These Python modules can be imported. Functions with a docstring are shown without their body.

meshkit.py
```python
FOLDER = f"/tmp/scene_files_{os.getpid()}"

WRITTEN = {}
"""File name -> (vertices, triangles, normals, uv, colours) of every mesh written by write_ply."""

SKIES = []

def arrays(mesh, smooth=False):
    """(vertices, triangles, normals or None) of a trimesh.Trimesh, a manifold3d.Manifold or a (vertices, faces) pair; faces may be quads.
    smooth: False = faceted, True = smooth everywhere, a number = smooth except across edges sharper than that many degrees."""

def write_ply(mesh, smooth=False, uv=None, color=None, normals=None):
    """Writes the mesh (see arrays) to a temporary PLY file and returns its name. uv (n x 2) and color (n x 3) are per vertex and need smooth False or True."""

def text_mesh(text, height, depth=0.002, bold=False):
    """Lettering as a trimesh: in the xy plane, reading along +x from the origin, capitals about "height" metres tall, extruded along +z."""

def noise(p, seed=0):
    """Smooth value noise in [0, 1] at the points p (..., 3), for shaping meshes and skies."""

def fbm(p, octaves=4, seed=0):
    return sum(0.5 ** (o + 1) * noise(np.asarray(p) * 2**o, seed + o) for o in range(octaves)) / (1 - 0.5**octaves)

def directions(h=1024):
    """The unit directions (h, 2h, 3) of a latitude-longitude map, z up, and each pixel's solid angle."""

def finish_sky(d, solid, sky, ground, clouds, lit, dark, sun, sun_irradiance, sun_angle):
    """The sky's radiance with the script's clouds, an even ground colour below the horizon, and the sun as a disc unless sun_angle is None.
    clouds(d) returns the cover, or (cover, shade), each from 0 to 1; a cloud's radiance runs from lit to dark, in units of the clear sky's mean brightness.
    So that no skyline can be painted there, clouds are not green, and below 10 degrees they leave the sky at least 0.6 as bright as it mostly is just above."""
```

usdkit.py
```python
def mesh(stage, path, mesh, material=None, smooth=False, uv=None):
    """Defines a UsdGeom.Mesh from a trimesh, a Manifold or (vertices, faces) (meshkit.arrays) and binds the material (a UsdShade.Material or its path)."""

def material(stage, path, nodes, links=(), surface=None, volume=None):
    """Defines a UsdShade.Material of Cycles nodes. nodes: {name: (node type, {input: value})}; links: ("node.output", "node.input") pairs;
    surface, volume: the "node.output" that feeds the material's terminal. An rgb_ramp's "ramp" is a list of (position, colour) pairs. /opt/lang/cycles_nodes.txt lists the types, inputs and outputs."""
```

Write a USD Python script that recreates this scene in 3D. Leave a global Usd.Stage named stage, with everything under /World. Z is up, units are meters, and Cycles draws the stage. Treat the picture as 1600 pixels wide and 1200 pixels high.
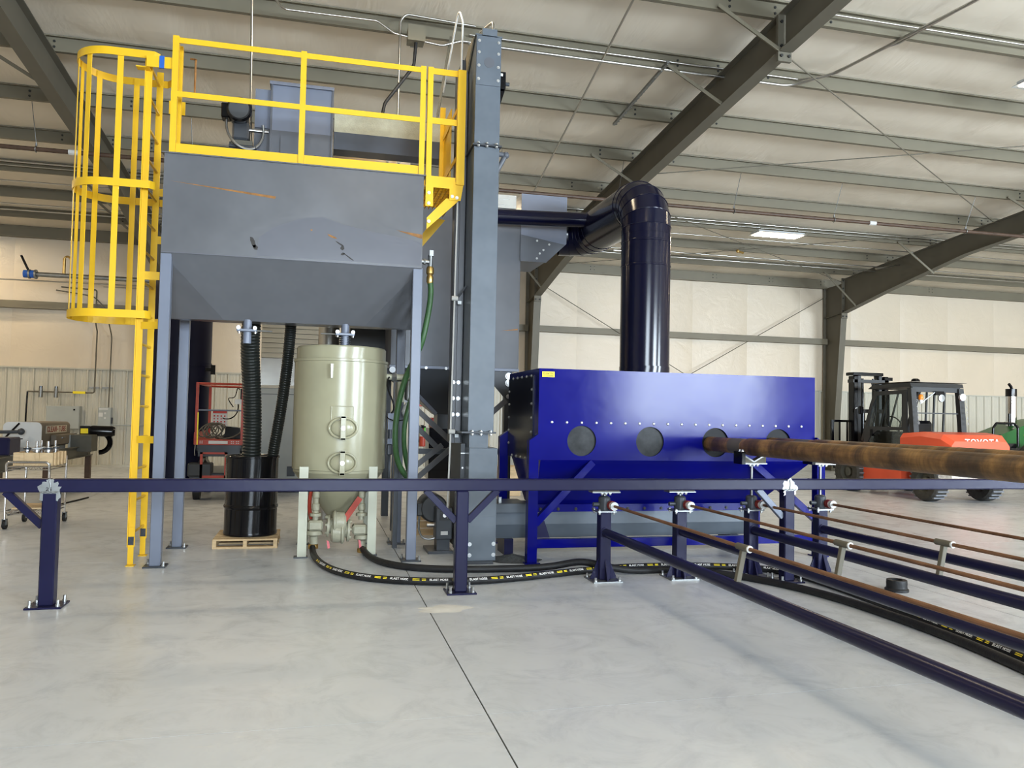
import math, random
import numpy as np, trimesh, shapely, usdkit, meshkit
from shapely.geometry import Polygon
from pxr import Usd, UsdGeom, UsdLux, UsdShade, Gf, Sdf, Vt

stage = Usd.Stage.CreateInMemory()
UsdGeom.SetStageUpAxis(stage, UsdGeom.Tokens.z)
UsdGeom.SetStageMetersPerUnit(stage, 1.0)
UsdGeom.Xform.Define(stage, '/World')
UsdGeom.Scope.Define(stage, '/World/Looks')
random.seed(7)
RNG = np.random.default_rng(7)
rad = math.radians

# ---------------------------------------------------------------- camera
CAM_H = 1.5
yaw, pit, rol = rad(13.725), rad(2.265), rad(1.134)
_f = np.array([math.sin(yaw)*math.cos(pit), math.cos(yaw)*math.cos(pit), math.sin(pit)])
_r = np.array([math.cos(yaw), -math.sin(yaw), 0.0])
_u = np.cross(_r, _f)
R2 = _r*math.cos(rol) + _u*math.sin(rol)
U2 = -_r*math.sin(rol) + _u*math.cos(rol)
cam = UsdGeom.Camera.Define(stage, '/World/camera')
cam.AddTransformOp().Set(Gf.Matrix4d(*R2, 0, *U2, 0, *(-_f), 0, 0, 0, CAM_H, 1))
cam.CreateHorizontalApertureAttr(36.0); cam.CreateVerticalApertureAttr(27.0)
cam.CreateFocalLengthAttr(36.0*1245.28/1600)
cam.CreateClippingRangeAttr(Gf.Vec2f(0.05, 500))
cam.CreateExposureAttr(0.0)

# ---------------------------------------------------------------- sky and daylight
SKY_I, DOOR_I, LED_I = 1.0, 62.0, 58.0
dome = UsdLux.DomeLight.Define(stage, '/World/sky')
dome.CreateIntensityAttr(SKY_I); dome.CreateColorAttr(Gf.Vec3f(0.80, 0.90, 1.0))
FRONT_Y = -10.0
# daylight of the open overhead doors in the front wall (x0, x1, top, strength)
DOORS = [(-1.6, 3.2, 5.4, 0.55), (10.2, 15.8, 4.9, 1.0), (22.0, 29.0, 4.9, 1.1)]
def rect_light(name, x0, x1, z0, z1, y, power, col):
    l = UsdLux.RectLight.Define(stage, '/World/' + name)
    l.CreateWidthAttr(x1-x0); l.CreateHeightAttr(z1-z0); l.CreateIntensityAttr(power); l.CreateColorAttr(Gf.Vec3f(*col))
    l.AddTranslateOp().Set(Gf.Vec3d((x0+x1)/2, y, (z0+z1)/2)); l.AddRotateXOp().Set(90.0 if y > 0 else -90.0)
    return l
for i, (x0, x1, zt, k) in enumerate(DOORS):
    l = UsdLux.RectLight.Define(stage, '/World/door_daylight' + (f'_{i:03d}' if i else ''))
    l.CreateWidthAttr(x1-x0); l.CreateHeightAttr(zt-1.25); l.CreateIntensityAttr(DOOR_I*k); l.CreateColorAttr(Gf.Vec3f(0.76, 0.885, 1.0))
    # faces +Y (into the hall)
    l.AddTransformOp().Set(Gf.Matrix4d(-1, 0, 0, 0,  0, 0, 1, 0,  0, -1, 0, 0,  (x0+x1)/2, FRONT_Y-0.12, 1.2+(zt-1.25)/2, 1))

# ---------------------------------------------------------------- helpers: names, things, parts
COUNT = {}
def numbered(parent, name):
    k = COUNT.get((parent, name), 0); COUNT[(parent, name)] = k+1
    return f'{parent}/{name}' + (f'_{k:03d}' if k else '')
def meta(prim, label=None, cat=None, group=None, kind=None):
    for k, v in (('label', label), ('category', cat), ('group', group), ('kind', kind)):
        if v: prim.SetCustomDataByKey(k, v)
class T:
    """a thing: an Xform at its base; its parts are given in world coordinates (or local ones)."""
    def __init__(s, name, label, cat, loc=(0, 0, 0), rz=0.0, group=None, kind=None, local=False):
        s.path = numbered('/World', name); s.loc = np.array(loc, float); s.local = local
        x = UsdGeom.Xform.Define(stage, s.path); x.AddTranslateOp().Set(Gf.Vec3d(*map(float, loc))); x.AddRotateZOp().Set(float(rz))
        meta(x.GetPrim(), label, cat, group, kind); s.prim = x.GetPrim(); s.name = name
        s.info = (cat, group, kind)
    def p(s, name, mb, mat, parent=None, label=None, smooth=None, kind=None):
        v, f = mb.get()
        if not s.local: v = v - s.loc
        path = numbered(parent or s.path, name)
        m = usdkit.mesh(stage, path, (v, f), mat, smooth if smooth is not None else mb.smooth)
        meta(m.GetPrim(), label, None, None, kind)
        return path
def dup(t, loc, rz=0.0, label=None, group=None):
    path = numbered('/World', t.name)
    x = UsdGeom.Xform.Define(stage, path); x.AddTranslateOp().Set(Gf.Vec3d(*map(float, loc))); x.AddRotateZOp().Set(float(rz))
    pr = x.GetPrim(); pr.GetReferences().AddInternalReference(t.path); pr.SetInstanceable(True)
    meta(pr, label, t.info[0], group or t.info[1], t.info[2])
def S(name, mb, mat, label, cat, group=None, kind=None, smooth=None):
    path = numbered('/World', name)
    m = usdkit.mesh(stage, path, mb.get(), mat, smooth if smooth is not None else mb.smooth)
    meta(m.GetPrim(), label, cat, group, kind)
    return path

# ---------------------------------------------------------------- helpers: geometry
def nrm(v):
    v = np.asarray(v, float); return v/np.linalg.norm(v)
_c = np.array([(sx*(1 if a != 0 else .5), sy*(1 if a != 1 else .5), sz*(1 if a != 2 else .5)) for sx in (-1, 1) for sy in (-1, 1) for sz in (-1, 1) for a in range(3)], float)
_hull = trimesh.Trimesh(_c, process=False)
def _chamfer_faces():
    pts = []
    for sx in (-1, 1):
        for sy in (-1, 1):
            for sz in (-1, 1):
                for a in range(3):
                    p = [sx*.8, sy*.8, sz*.8]; p[a] = [sx, sy, sz][a]*1.0
                    pts.append(p)
    from scipy.spatial import ConvexHull
    P = np.array(pts); h = ConvexHull(P); F = h.simplices.copy()
    for i, t in enumerate(F):
        n = np.cross(P[t[1]]-P[t[0]], P[t[2]]-P[t[0]])
        if n @ P[t].mean(0) < 0: F[i] = t[::-1]
    return F
CH_F = _chamfer_faces()
BOX_F = np.array([[0,2,1],[1,2,3],[4,5,6],[5,7,6],[0,1,4],[1,5,4],[2,6,3],[3,6,7],[0,4,2],[2,4,6],[1,3,5],[3,7,5]])
def box_vf(lo, hi, b=0.0):
    lo, hi = np.minimum(lo, hi).astype(float), np.maximum(lo, hi).astype(float)
    c, h = (lo+hi)/2, (hi-lo)/2
    if b <= 0:
        v = np.array([[sx, sy, sz] for sx in (-1, 1) for sy in (-1, 1) for sz in (-1, 1)], float)*h + c
        return v, BOX_F
    b = min(b, h.min()*0.9)
    v = []
    for sx in (-1, 1):
        for sy in (-1, 1):
            for sz in (-1, 1):
                sg = np.array([sx, sy, sz])
                for a in range(3):
                    p = sg*(h-b); p[a] = sg[a]*h[a]; v.append(p+c)
    return np.array(v), CH_F
class MB:
    def __init__(s, smooth=None): s.v = []; s.f = []; s.n = 0; s.smooth = smooth
    def add(s, v, f):
        v = np.asarray(v, float); f = np.asarray(f, int)
        if f.shape[1] == 4: f = np.vstack([f[:, [0, 1, 2]], f[:, [0, 2, 3]]])
        s.v.append(v); s.f.append(f+s.n); s.n += len(v); return s
    def get(s): return np.vstack(s.v), np.vstack(s.f)
    def box(s, x0, x1, y0, y1, z0, z1, b=0.0): return s.add(*box_vf(np.array([x0, y0, z0]), np.array([x1, y1, z1]), b))
    def cbox(s, c, d, b=0.0):
        c, d = np.array(c, float), np.array(d, float)/2; return s.add(*box_vf(c-d, c+d, b))
    def bar(s, p0, p1, w, h, up=(0, 0, 1), b=0.0):
        "box beam from p0 to p1, w across, h along up"
        p0, p1 = np.array(p0, float), np.array(p1, float); t = p1-p0; L = np.linalg.norm(t); t /= L
        sd = np.cross(t, up)
        if np.linalg.norm(sd) < 1e-6: sd = np.cross(t, (1, 0, 0))
        sd = nrm(sd); u = np.cross(sd, t)
        v, f = box_vf(np.array([0, -w/2, -h/2]), np.array([L, w/2, h/2]), b)
        return s.add(p0 + v[:, :1]*t + v[:, 1:2]*sd + v[:, 2:]*u, f)
    def tube(s, p0, p1, r, n=16, r2=None, cap=True):
        p0, p1 = np.array(p0, float), np.array(p1, float); t = nrm(p1-p0)
        a = nrm(np.cross(t, (0, 0, 1) if abs(t[2]) < .9 else (1, 0, 0))); b = np.cross(t, a)
        an = np.arange(n)*2*np.pi/n; ring = np.cos(an)[:, None]*a + np.sin(an)[:, None]*b
        r2 = r if r2 is None else r2
        v = np.vstack([p0+ring*r, p1+ring*r2]); i = np.arange(n); j = (i+1) % n
        f = [np.stack([i, j, j+n], 1), np.stack([i, j+n, i+n], 1)]
        if cap:
            v = np.vstack([v, p0, p1]); f += [np.stack([j, i, np.full(n, 2*n)], 1), np.stack([i+n, j+n, np.full(n, 2*n+1)], 1)]
        return s.add(v, np.vstack(f))
    def pipe(s, path, r, n=12, closed=False, cap=True):
        p = np.asarray(path, float); m = len(p)
        if closed: t = np.roll(p, -1, 0)-np.roll(p, 1, 0)
        else:
            t = np.gradient(p, axis=0)
        t /= np.linalg.norm(t, axis=1, keepdims=True)+1e-12
        a = nrm(np.cross(t[0], (0, 0, 1) if abs(t[0][2]) < .9 else (1, 0, 0)))
        rr = np.broadcast_to(r, (m,)); an = np.arange(n)*2*np.pi/n; V = []
        for k in range(m):
            a = nrm(a - t[k]*(a@t[k])); b = np.cross(t[k], a)
            V.append(p[k] + rr[k]*(np.cos(an)[:, None]*a + np.sin(an)[:, None]*b))
        V = np.vstack(V); F = []
        i = np.arange(n); j = (i+1) % n
        for k in range(m if closed else m-1):
            q = ((k+1) % m)*n; k0 = k*n
            F += [np.stack([k0+i, k0+j, q+j], 1), np.stack([k0+i, q+j, q+i], 1)]
        if cap and not closed:
            V = np.vstack([V, p[0], p[-1]]); c0 = m*n
            F += [np.stack([j, i, np.full(n, c0)], 1), np.stack([(m-1)*n+i, (m-1)*n+j, np.full(n, c0+1)], 1)]
        return s.add(V, np.vstack(F))
    def lathe(s, prof, c=(0, 0, 0), axis='z', n=32, ex=1.0):
        "profile of (radius, along); axis x, y, z or a vector"
        ax = {'x': (1., 0, 0), 'y': (0, 1., 0), 'z': (0, 0, 1.)}.get(axis, axis) if isinstance(axis, str) else axis
        t = nrm(ax); a = nrm(np.cross(t, (0, 0, 1) if abs(t[2]) < .9 else (1, 0, 0))) ; b = np.cross(t, a)
        if abs(t[2]) > .9: a, b = np.array([1., 0, 0]), np.array([0, 1., 0])*np.sign(t[2])
        an = np.arange(n)*2*np.pi/n; c = np.array(c, float); V = []
        for r, h in prof: V.append(c + t*h + r*(np.cos(an)[:, None]*a*ex + np.sin(an)[:, None]*b))
        V = np.vstack(V); F = []; i = np.arange(n); j = (i+1) % n
        for k in range(len(prof)-1):
            F += [np.stack([k*n+i, k*n+j, (k+1)*n+j], 1), np.stack([k*n+i, (k+1)*n+j, (k+1)*n+i], 1)]
        return s.add(V, np.vstack(F))
    def prism(s, poly, axis, lo, hi, holes=()):
        "polygon (x,z) along y, (y,z) along x or (x,y) along z"
        P = poly if isinstance(poly, Polygon) else Polygon(poly, holes)
        m = trimesh.creation.extrude_polygon(P, hi-lo, engine='earcut'); v = m.vertices; z = v[:, 2]+lo
        w = {'y': np.stack([v[:, 0], z, v[:, 1]], 1), 'x': np.stack([z, v[:, 0], v[:, 1]], 1), 'z': np.stack([v[:, 0], v[:, 1], z], 1)}[axis]
        return s.add(w, m.faces)
    def hull(s, pts):
        m = trimesh.convex.convex_hull(np.asarray(pts, float)); return s.add(m.vertices, m.faces)
    def sphere(s, c, r, k=2):
        m = trimesh.creation.icosphere(subdivisions=k); return s.add(m.vertices*np.asarray(r)+np.array(c, float), m.faces)
    def text(s, txt, h, o, xd, yd, depth=.002, bold=True, width=None):
        m = meshkit.text_mesh(txt, h, depth, bold); v = np.array(m.vertices)
        if width: v[:, 0] *= width/v[:, 0].max()
        xd, yd = nrm(xd), nrm(yd); zd = np.cross(xd, yd)
        return s.add(np.array(o, float)+v[:, :1]*xd+v[:, 1:2]*yd+v[:, 2:]*zd, m.faces)
    def xf(s, M, t=(0, 0, 0)):
        s.v = [v@np.asarray(M, float).T+np.asarray(t, float) for v in s.v]; return s
    def bolt(s, p, d, r=.012, h=.01, n=6):
        p = np.array(p, float); d = nrm(d); s.tube(p-d*.003, p+d*h*.35, r*1.5, 10); return s.tube(p, p+d*h, r, n)
def arc(c, r, a0, a1, u, w, n=10):
    "points c + r(cos a u + sin a w)"
    a = np.linspace(rad(a0), rad(a1), n); u, w = np.array(u, float), np.array(w, float)
    return np.array(c, float)+r*(np.cos(a)[:, None]*u+np.sin(a)[:, None]*w)
def fillet(pts, r, n=6):
    "polyline with rounded corners"
    pts = [np.array(p, float) for p in pts]; out = [pts[0]]
    for i in range(1, len(pts)-1):
        a, b, c = pts[i-1], pts[i], pts[i+1]; u, w = nrm(a-b), nrm(c-b)
        ang = math.acos(np.clip(u@w, -1, 1)); d = min(r/math.tan(ang/2) if ang < 3.1 else 0, .45*np.linalg.norm(a-b), .45*np.linalg.norm(c-b))
        p0, p1 = b+u*d, b+w*d
        for k in np.linspace(0, 1, n): out.append((1-k)**2*p0+2*k*(1-k)*b+k*k*p1)
    out.append(pts[-1]); return np.array(out)
def spline(pts, n=60):
    from scipy.interpolate import CubicSpline
    p = np.array(pts, float); t = np.r_[0, np.cumsum(np.sqrt(np.linalg.norm(np.diff(p, axis=0), axis=1)))]
    return CubicSpline(t, p)(np.linspace(0, t[-1], n))

# ---------------------------------------------------------------- materials
def c8(r, g, b):
    x = np.array([r, g, b])/255.0; return tuple(np.where(x < .04045, x/12.92, ((x+.055)/1.055)**2.4))
def pm(name, col, rough=.4, metal=0.0, var=.06, scale=2.5, bump=0.0, bscale=40, coat=0.0, rvar=.0, spec=.28, stretch=None, em=None):
    "painted / plain surface: colour with slight mottling, roughness variation and fine relief, on object coordinates"
    col = np.array(col, float)
    n = {'tc': ('texture_coordinate', {}), 'ns': ('noise_texture', {'scale': float(scale), 'detail': 4.0, 'roughness': .6}),
         'rp': ('rgb_ramp', {'ramp': [(.3, tuple(col*(1-var))), (.7, tuple(np.minimum(col*(1+var), 1)))]}),
         'b': ('principled_bsdf', {'roughness': float(rough), 'metallic': float(metal), 'coat_weight': float(coat), 'specular_ior_level': float(spec)})}
    l = [('ns.fac', 'rp.fac'), ('rp.color', 'b.base_color')]
    if stretch:
        n['mp'] = ('mapping', {'scale': stretch}); l += [('tc.object', 'mp.vector'), ('mp.vector', 'ns.vector')]
    else: l += [('tc.object', 'ns.vector')]
    if rvar:
        n['mr'] = ('map_range', {'from_min': .3, 'from_max': .7, 'to_min': rough-rvar, 'to_max': rough+rvar}); l += [('ns.fac', 'mr.value'), ('mr.result', 'b.roughness')]
    if bump:
        n['nb'] = ('noise_texture', {'scale': float(bscale), 'detail': 2.0}); n['bp'] = ('bump', {'strength': float(bump), 'distance': .02})
        l += [('tc.object', 'nb.vector'), ('nb.fac', 'bp.height'), ('bp.normal', 'b.normal')]
    if em: n['b'][1].update(emission_color=em[0], emission_strength=em[1])
    return usdkit.material(stage, '/World/Looks/'+name, n, l, surface='b.BSDF')
M = {}
M['steel'] = pm('frame_grey_primer', (.115, .104, .078), .5, var=.06)
M['purlin'] = pm('purlin_grey_primer', (.155, .138, .098), .45, var=.05, scale=1.2)
M['galv'] = pm('galvanised_steel', (.27, .28, .28), .45, 1.0, .12, 8)
M['conduit'] = pm('bright_conduit', (.48, .47, .44), .32, 1.0, .05, 3)
M['bolt'] = pm('zinc_bolt', (.46, .47, .47), .35, .9, .05, 20)
M['darkbolt'] = pm('dark_bolt', (.03, .03, .028), .5, .3)
M['grey'] = pm('machine_grey_enamel', (.103, .106, .116), .22, 0, .07, 1.4, .03, 18, rvar=.05, spec=.4)
M['grey2'] = pm('machine_grey_sheet', (.092, .098, .112), .30, 0, .08, 1.2, .03, 18, rvar=.06)
M['tower'] = pm('tower_blue_grey', (.098, .116, .138), .32, 0, .09, 2.2, .03, 18, rvar=.06)
M['leg'] = pm('leg_grey_enamel', (.15, .17, .22), .3, 0, .06, 2)
M['dgrey'] = pm('dark_grey_enamel', (.045, .05, .058), .32, 0, .1, 2)
M['yellow'] = pm('safety_yellow', (.72, .43, .018), .35, 0, .05, 2)
M['blue'] = pm('cabinet_blue', (.0028, .0038, .135), .15, 0, .08, 2.0, .03, 5, spec=.14, rvar=.03)
M['navy'] = pm('navy_enamel', (.0105, .0105, .038), .26, 0, .12, 1.5, .04, 14, spec=.2)
M['navyduct'] = pm('duct_navy', (.003, .0035, .015), .17, 0, .08, 2, spec=.32)
M['tank'] = pm('tank_khaki_enamel', (.32, .305, .205), .22, 0, .05, 2.5, .04, 9, spec=.35)
M['valve'] = pm('cast_khaki', (.34, .33, .245), .36, 0, .1, 12, .1, 60)
M['cream'] = pm('leg_cream', (.46, .47, .38), .32, 0, .05, 3)
M['black'] = pm('black_enamel', (.004, .004, .005), .13, 0, .2, 3, spec=.3)
M['rubber'] = pm('black_rubber', (.014, .014, .015), .5, 0, .25, 6, .15, 30)
M['hose'] = pm('corrugated_hose', (.016, .018, .016), .3, 0, .2, 6)
M['wood'] = pm('pallet_wood', (.50, .36, .20), .65, 0, .22, 3, .2, 40, stretch=(1, 1, 8))
M['wood2'] = pm('pine_board', (.62, .46, .27), .6, 0, .18, 3, .15, 40, stretch=(1, 6, 6))
M['red'] = pm('faded_red', (.36, .05, .03), .4, 0, .15, 4)
M['orange'] = pm('forklift_orange', (.72, .10, .042), .38, 0, .06, 2)
M['char'] = pm('charcoal_plastic', (.032, .034, .036), .42, 0, .12, 3)
M['tire'] = pm('tire_rubber', (.045, .043, .038), .75, 0, .3, 10, .3, 40)
M['tread'] = pm('worn_tread', (.15, .16, .18), .8, 0, .2, 10, .2, 40)
M['white'] = pm('white_enamel', (.55, .57, .58), .35, 0, .05, 3)
M['panelgrey'] = pm('enclosure_grey', (.34, .36, .345), .4, 0, .04, 3)
M['brown'] = pm('brown_hood', (.15, .125, .095), .4, 0, .08, 3)
M['olive'] = pm('olive_track', (.085, .083, .068), .45, 0, .15, 4)
M['steelbright'] = pm('machined_steel', (.45, .45, .45), .3, 1.0, .1, 9)
M['chrome'] = pm('chrome', (.62, .62, .63), .14, 1.0, .02, 3)
M['brass'] = pm('brass', (.55, .36, .12), .3, .9, .15, 20)
M['green'] = pm('green_hose', (.035, .085, .03), .4, 0, .15, 12)
M['tractor'] = pm('tractor_green', (.012, .10, .018), .3, 0, .1, 3)
M['sprink'] = pm('brown_pipe', (.075, .045, .03), .45, 0, .25, 5)
M['rustrod'] = pm('rusty_rod', (.17, .085, .045), .6, .2, .4, 30, stretch=(1, .15, 1))
M['darkred'] = pm('dark_red_enamel', (.20, .02, .015), .35, 0, .1, 4)
M['pink'] = pm('pink_flag_tape', (.65, .16, .18), .5)
M['label'] = pm('paper_label', (.56, .56, .54), .5)
M['ylabel'] = pm('yellow_label', (.85, .68, .03), .4)
M['ink'] = pm('black_ink', (.01, .01, .012), .5)
M['whiteink'] = pm('white_ink', (.8, .8, .78), .5)
M['redink'] = pm('red_ink', (.45, .03, .02), .5)
M['beige'] = pm('beige_cabinet', (.52, .42, .30), .45, 0, .06, 2)
M['silver'] = pm('silver_sheet', (.42, .41, .38), .34, .7, .08, 1.5, .05, 5)
M['cab_glass'] = usdkit.material(stage, '/World/Looks/cab_glass', {'t': ('transparent_bsdf', {'color': (.80, .84, .82)}), 'g': ('glossy_bsdf', {'roughness': .03, 'color': (.9, .9, .9)}), 'm': ('mix_closure', {'fac': .07})},
    [('t.BSDF', 'm.closure1'), ('g.BSDF', 'm.closure2')], surface='m.closure')
M['amber'] = pm('amber_lens', (.75, .22, .02), .2)
M['bluetape'] = pm('blue_tape', (.02, .10, .42), .4)
M['led'] = usdkit.material(stage, '/World/Looks/led_diffuser', {'e': ('emission', {'color': (1.0, .86, .62), 'strength': 14.0})}, [], surface='e.emission')
M['dust'] = pm('pale_dust', (.60, .60, .575), .9, 0, .08, 9)
M['faint'] = pm('faded_white', (.30, .30, .30), .6)
M['sand'] = pm('spent_abrasive', (.075, .08, .082), .9, 0, .3, 30, .6, 90)
M['rubberdisc'] = pm('port_curtain_rubber', (.022, .024, .026), .4, 0, .6, 7, spec=.15)

def floor_material():
    n = {'g': ('geometry', {}),
         'a': ('noise_texture', {'scale': .35, 'detail': 6.0, 'roughness': .62}), 'ra': ('rgb_ramp', {'ramp': [(.3, (.45, .473, .50)), (.5, (.52, .547, .578)), (.72, (.60, .615, .63))]}),
         'b': ('noise_texture', {'scale': 2.6, 'detail': 7.0, 'roughness': .7, 'distortion': .7}), 'rb': ('rgb_ramp', {'ramp': [(.30, (.91, .915, .925)), (.5, (1, 1, 1)), (.74, (1.0, 1.0, 1.0))]}),
         'mx': ('mix', {'mix_type': 'multiply', 'fac': 1.0}),
         'mp': ('mapping', {'scale': (1.0, 2.2, 1.0)}),
         'c': ('noise_texture', {'scale': 3.2, 'detail': 8.0, 'roughness': .75, 'distortion': .8}), 'rc': ('rgb_ramp', {'ramp': [(.60, (0, 0, 0)), (.68, (.35, .35, .35)), (.78, (.7, .7, .7))]}),
         'mw': ('mix', {'mix_type': 'mix', 'color2': (.60, .60, .58)}),
         'r': ('map_range', {'from_min': .3, 'from_max': .7, 'to_min': .24, 'to_max': .42}),
         'bp': ('bump', {'strength': .06, 'distance': .01}), 'p': ('principled_bsdf', {'specular_ior_level': .45})}
    l = [('g.position', 'a.vector'), ('g.position', 'b.vector'), ('g.position', 'mp.vector'), ('mp.vector', 'c.vector'), ('a.fac', 'ra.fac'), ('b.fac', 'rb.fac'), ('ra.color', 'mx.color1'), ('rb.color', 'mx.color2'),
         ('c.fac', 'rc.fac'), ('rc.color', 'mw.fac'), ('mx.color', 'mw.color1'), ('mw.color', 'p.base_color'), ('b.fac', 'r.value'), ('r.result', 'p.roughness'), ('b.fac', 'bp.height'), ('bp.normal', 'p.normal')]
    return usdkit.material(stage, '/World/Looks/sealed_concrete', n, l, surface='p.BSDF')
M['floor'] = floor_material()
M['joint'] = pm('joint_filler', (.05, .05, .048), .8)
def vinyl(name, col, sx, sy, st=.35, rough=.38):
    n = {'g': ('geometry', {}), 'mp': ('mapping', {'scale': (sx, sy, sx)}), 'a': ('noise_texture', {'scale': 1.0, 'detail': 4.0, 'roughness': .55, 'distortion': .6}),
         'bp': ('bump', {'strength': st, 'distance': .06}), 'b': ('noise_texture', {'scale': .5, 'detail': 2.0}), 'rp': ('rgb_ramp', {'ramp': [(.3, tuple(np.array(col)*.93)), (.7, col)]}),
         'p': ('principled_bsdf', {'roughness': rough, 'specular_ior_level': .4})}
    l = [('g.position', 'mp.vector'), ('mp.vector', 'a.vector'), ('a.fac', 'bp.height'), ('bp.normal', 'p.normal'), ('g.position', 'b.vector'), ('b.fac', 'rp.fac'), ('rp.color', 'p.base_color')]
    return usdkit.material(stage, '/World/Looks/'+name, n, l, surface='p.BSDF')
M['vinylroof'] = vinyl('roof_insulation_vinyl', (.74, .665, .55), 1.6, .5, .5)
M['vinylwall'] = vinyl('wall_insulation_vinyl', (.60, .515, .40), 2.6, 2.6, .25)
M['wains'] = pm('wainscot_metal', (.475, .452, .38), .42, 0, .03, 1)
M['trim'] = pm('wainscot_trim', (.42, .41, .35), .45)
def rust(name, axis_scale=(.6, 1.8, .6)):
    n = {'tc': ('texture_coordinate', {}), 'mp': ('mapping', {'scale': (1.2, 3.2, 1.2)}), 'a': ('noise_texture', {'scale': 1.3, 'detail': 6.0, 'roughness': .65, 'distortion': .5}),
         'ra': ('rgb_ramp', {'ramp': [(.28, (.045, .028, .018)), (.42, (.10, .058, .027)), (.53, (.20, .11, .04)), (.64, (.36, .20, .065)), (.78, (.52, .31, .12))]}),
         'mp2': ('mapping', {'scale': (9.0, 1.0, 9.0)}), 'b': ('noise_texture', {'scale': 3.0, 'detail': 6.0, 'roughness': .7}), 'rb': ('rgb_ramp', {'ramp': [(.3, (.55, .52, .5)), (.6, (1, 1, 1))]}),
         'mx': ('mix', {'mix_type': 'multiply', 'fac': 1.0}), 'bp': ('bump', {'strength': .25, 'distance': .01}), 'p': ('principled_bsdf', {'roughness': .5, 'metallic': .15})}
    l = [('tc.object', 'mp.vector'), ('mp.vector', 'a.vector'), ('a.fac', 'ra.fac'), ('tc.object', 'mp2.vector'), ('mp2.vector', 'b.vector'), ('b.fac', 'rb.fac'), ('ra.color', 'mx.color1'), ('rb.color', 'mx.color2'),
         ('mx.color', 'p.base_color'), ('b.fac', 'bp.height'), ('bp.normal', 'p.normal')]
    return usdkit.material(stage, '/World/Looks/'+name, n, l, surface='p.BSDF')
M['rust'] = rust('rusty_pipe')
M['scuff'] = pm('rust_scuff', (.24, .11, .03), .6, 0, .4, 12)
M['scratch'] = pm('bare_scratch', (.035, .032, .03), .6)
M['patch'] = pm('touch_up_grey', (.116, .120, .138), .17, 0, .05, 2)
# ================================================================ the setting
WALL_Y, SLOPE, EAVE = 22.0, .083, 5.75
X0, X1 = -13.6, 34.9
def roof(y): return EAVE + SLOPE*(21.8-y)           # underside of the purlins
# floor: slabs parted by saw-cut joints
xs = [X0, -8.2, -3.65, .876, 5.4, 9.95, 14.5, 19.0, 26.5, X1]; ys = [FRONT_Y-1.5, -5.1, -.57, 3.97, 8.50, 13.05, 17.6, WALL_Y+.2]
fl = T('floor', 'grey sealed concrete hall floor with saw-cut joints', 'floor', (0, 0, 0), kind='structure')
for i in range(len(xs)-1):
    for j in range(len(ys)-1):
        fl.p('slab', MB().box(xs[i]+.004, xs[i+1]-.004, ys[j]+.0015, ys[j+1]-.0015, -.12, 0), M['floor'])
fl.p('joint_filler', MB().box(X0, X1, FRONT_Y-1.5, WALL_Y+.2, -.14, -.006), M['joint'])
# outside apron seen by the open doors
S('ground', MB().box(-40, 60, -60, FRONT_Y-1.5, -.14, -.01), pm('apron', (.42, .41, .38), .8), 'pale concrete apron outside the open doors', 'ground', kind='structure')

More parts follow.
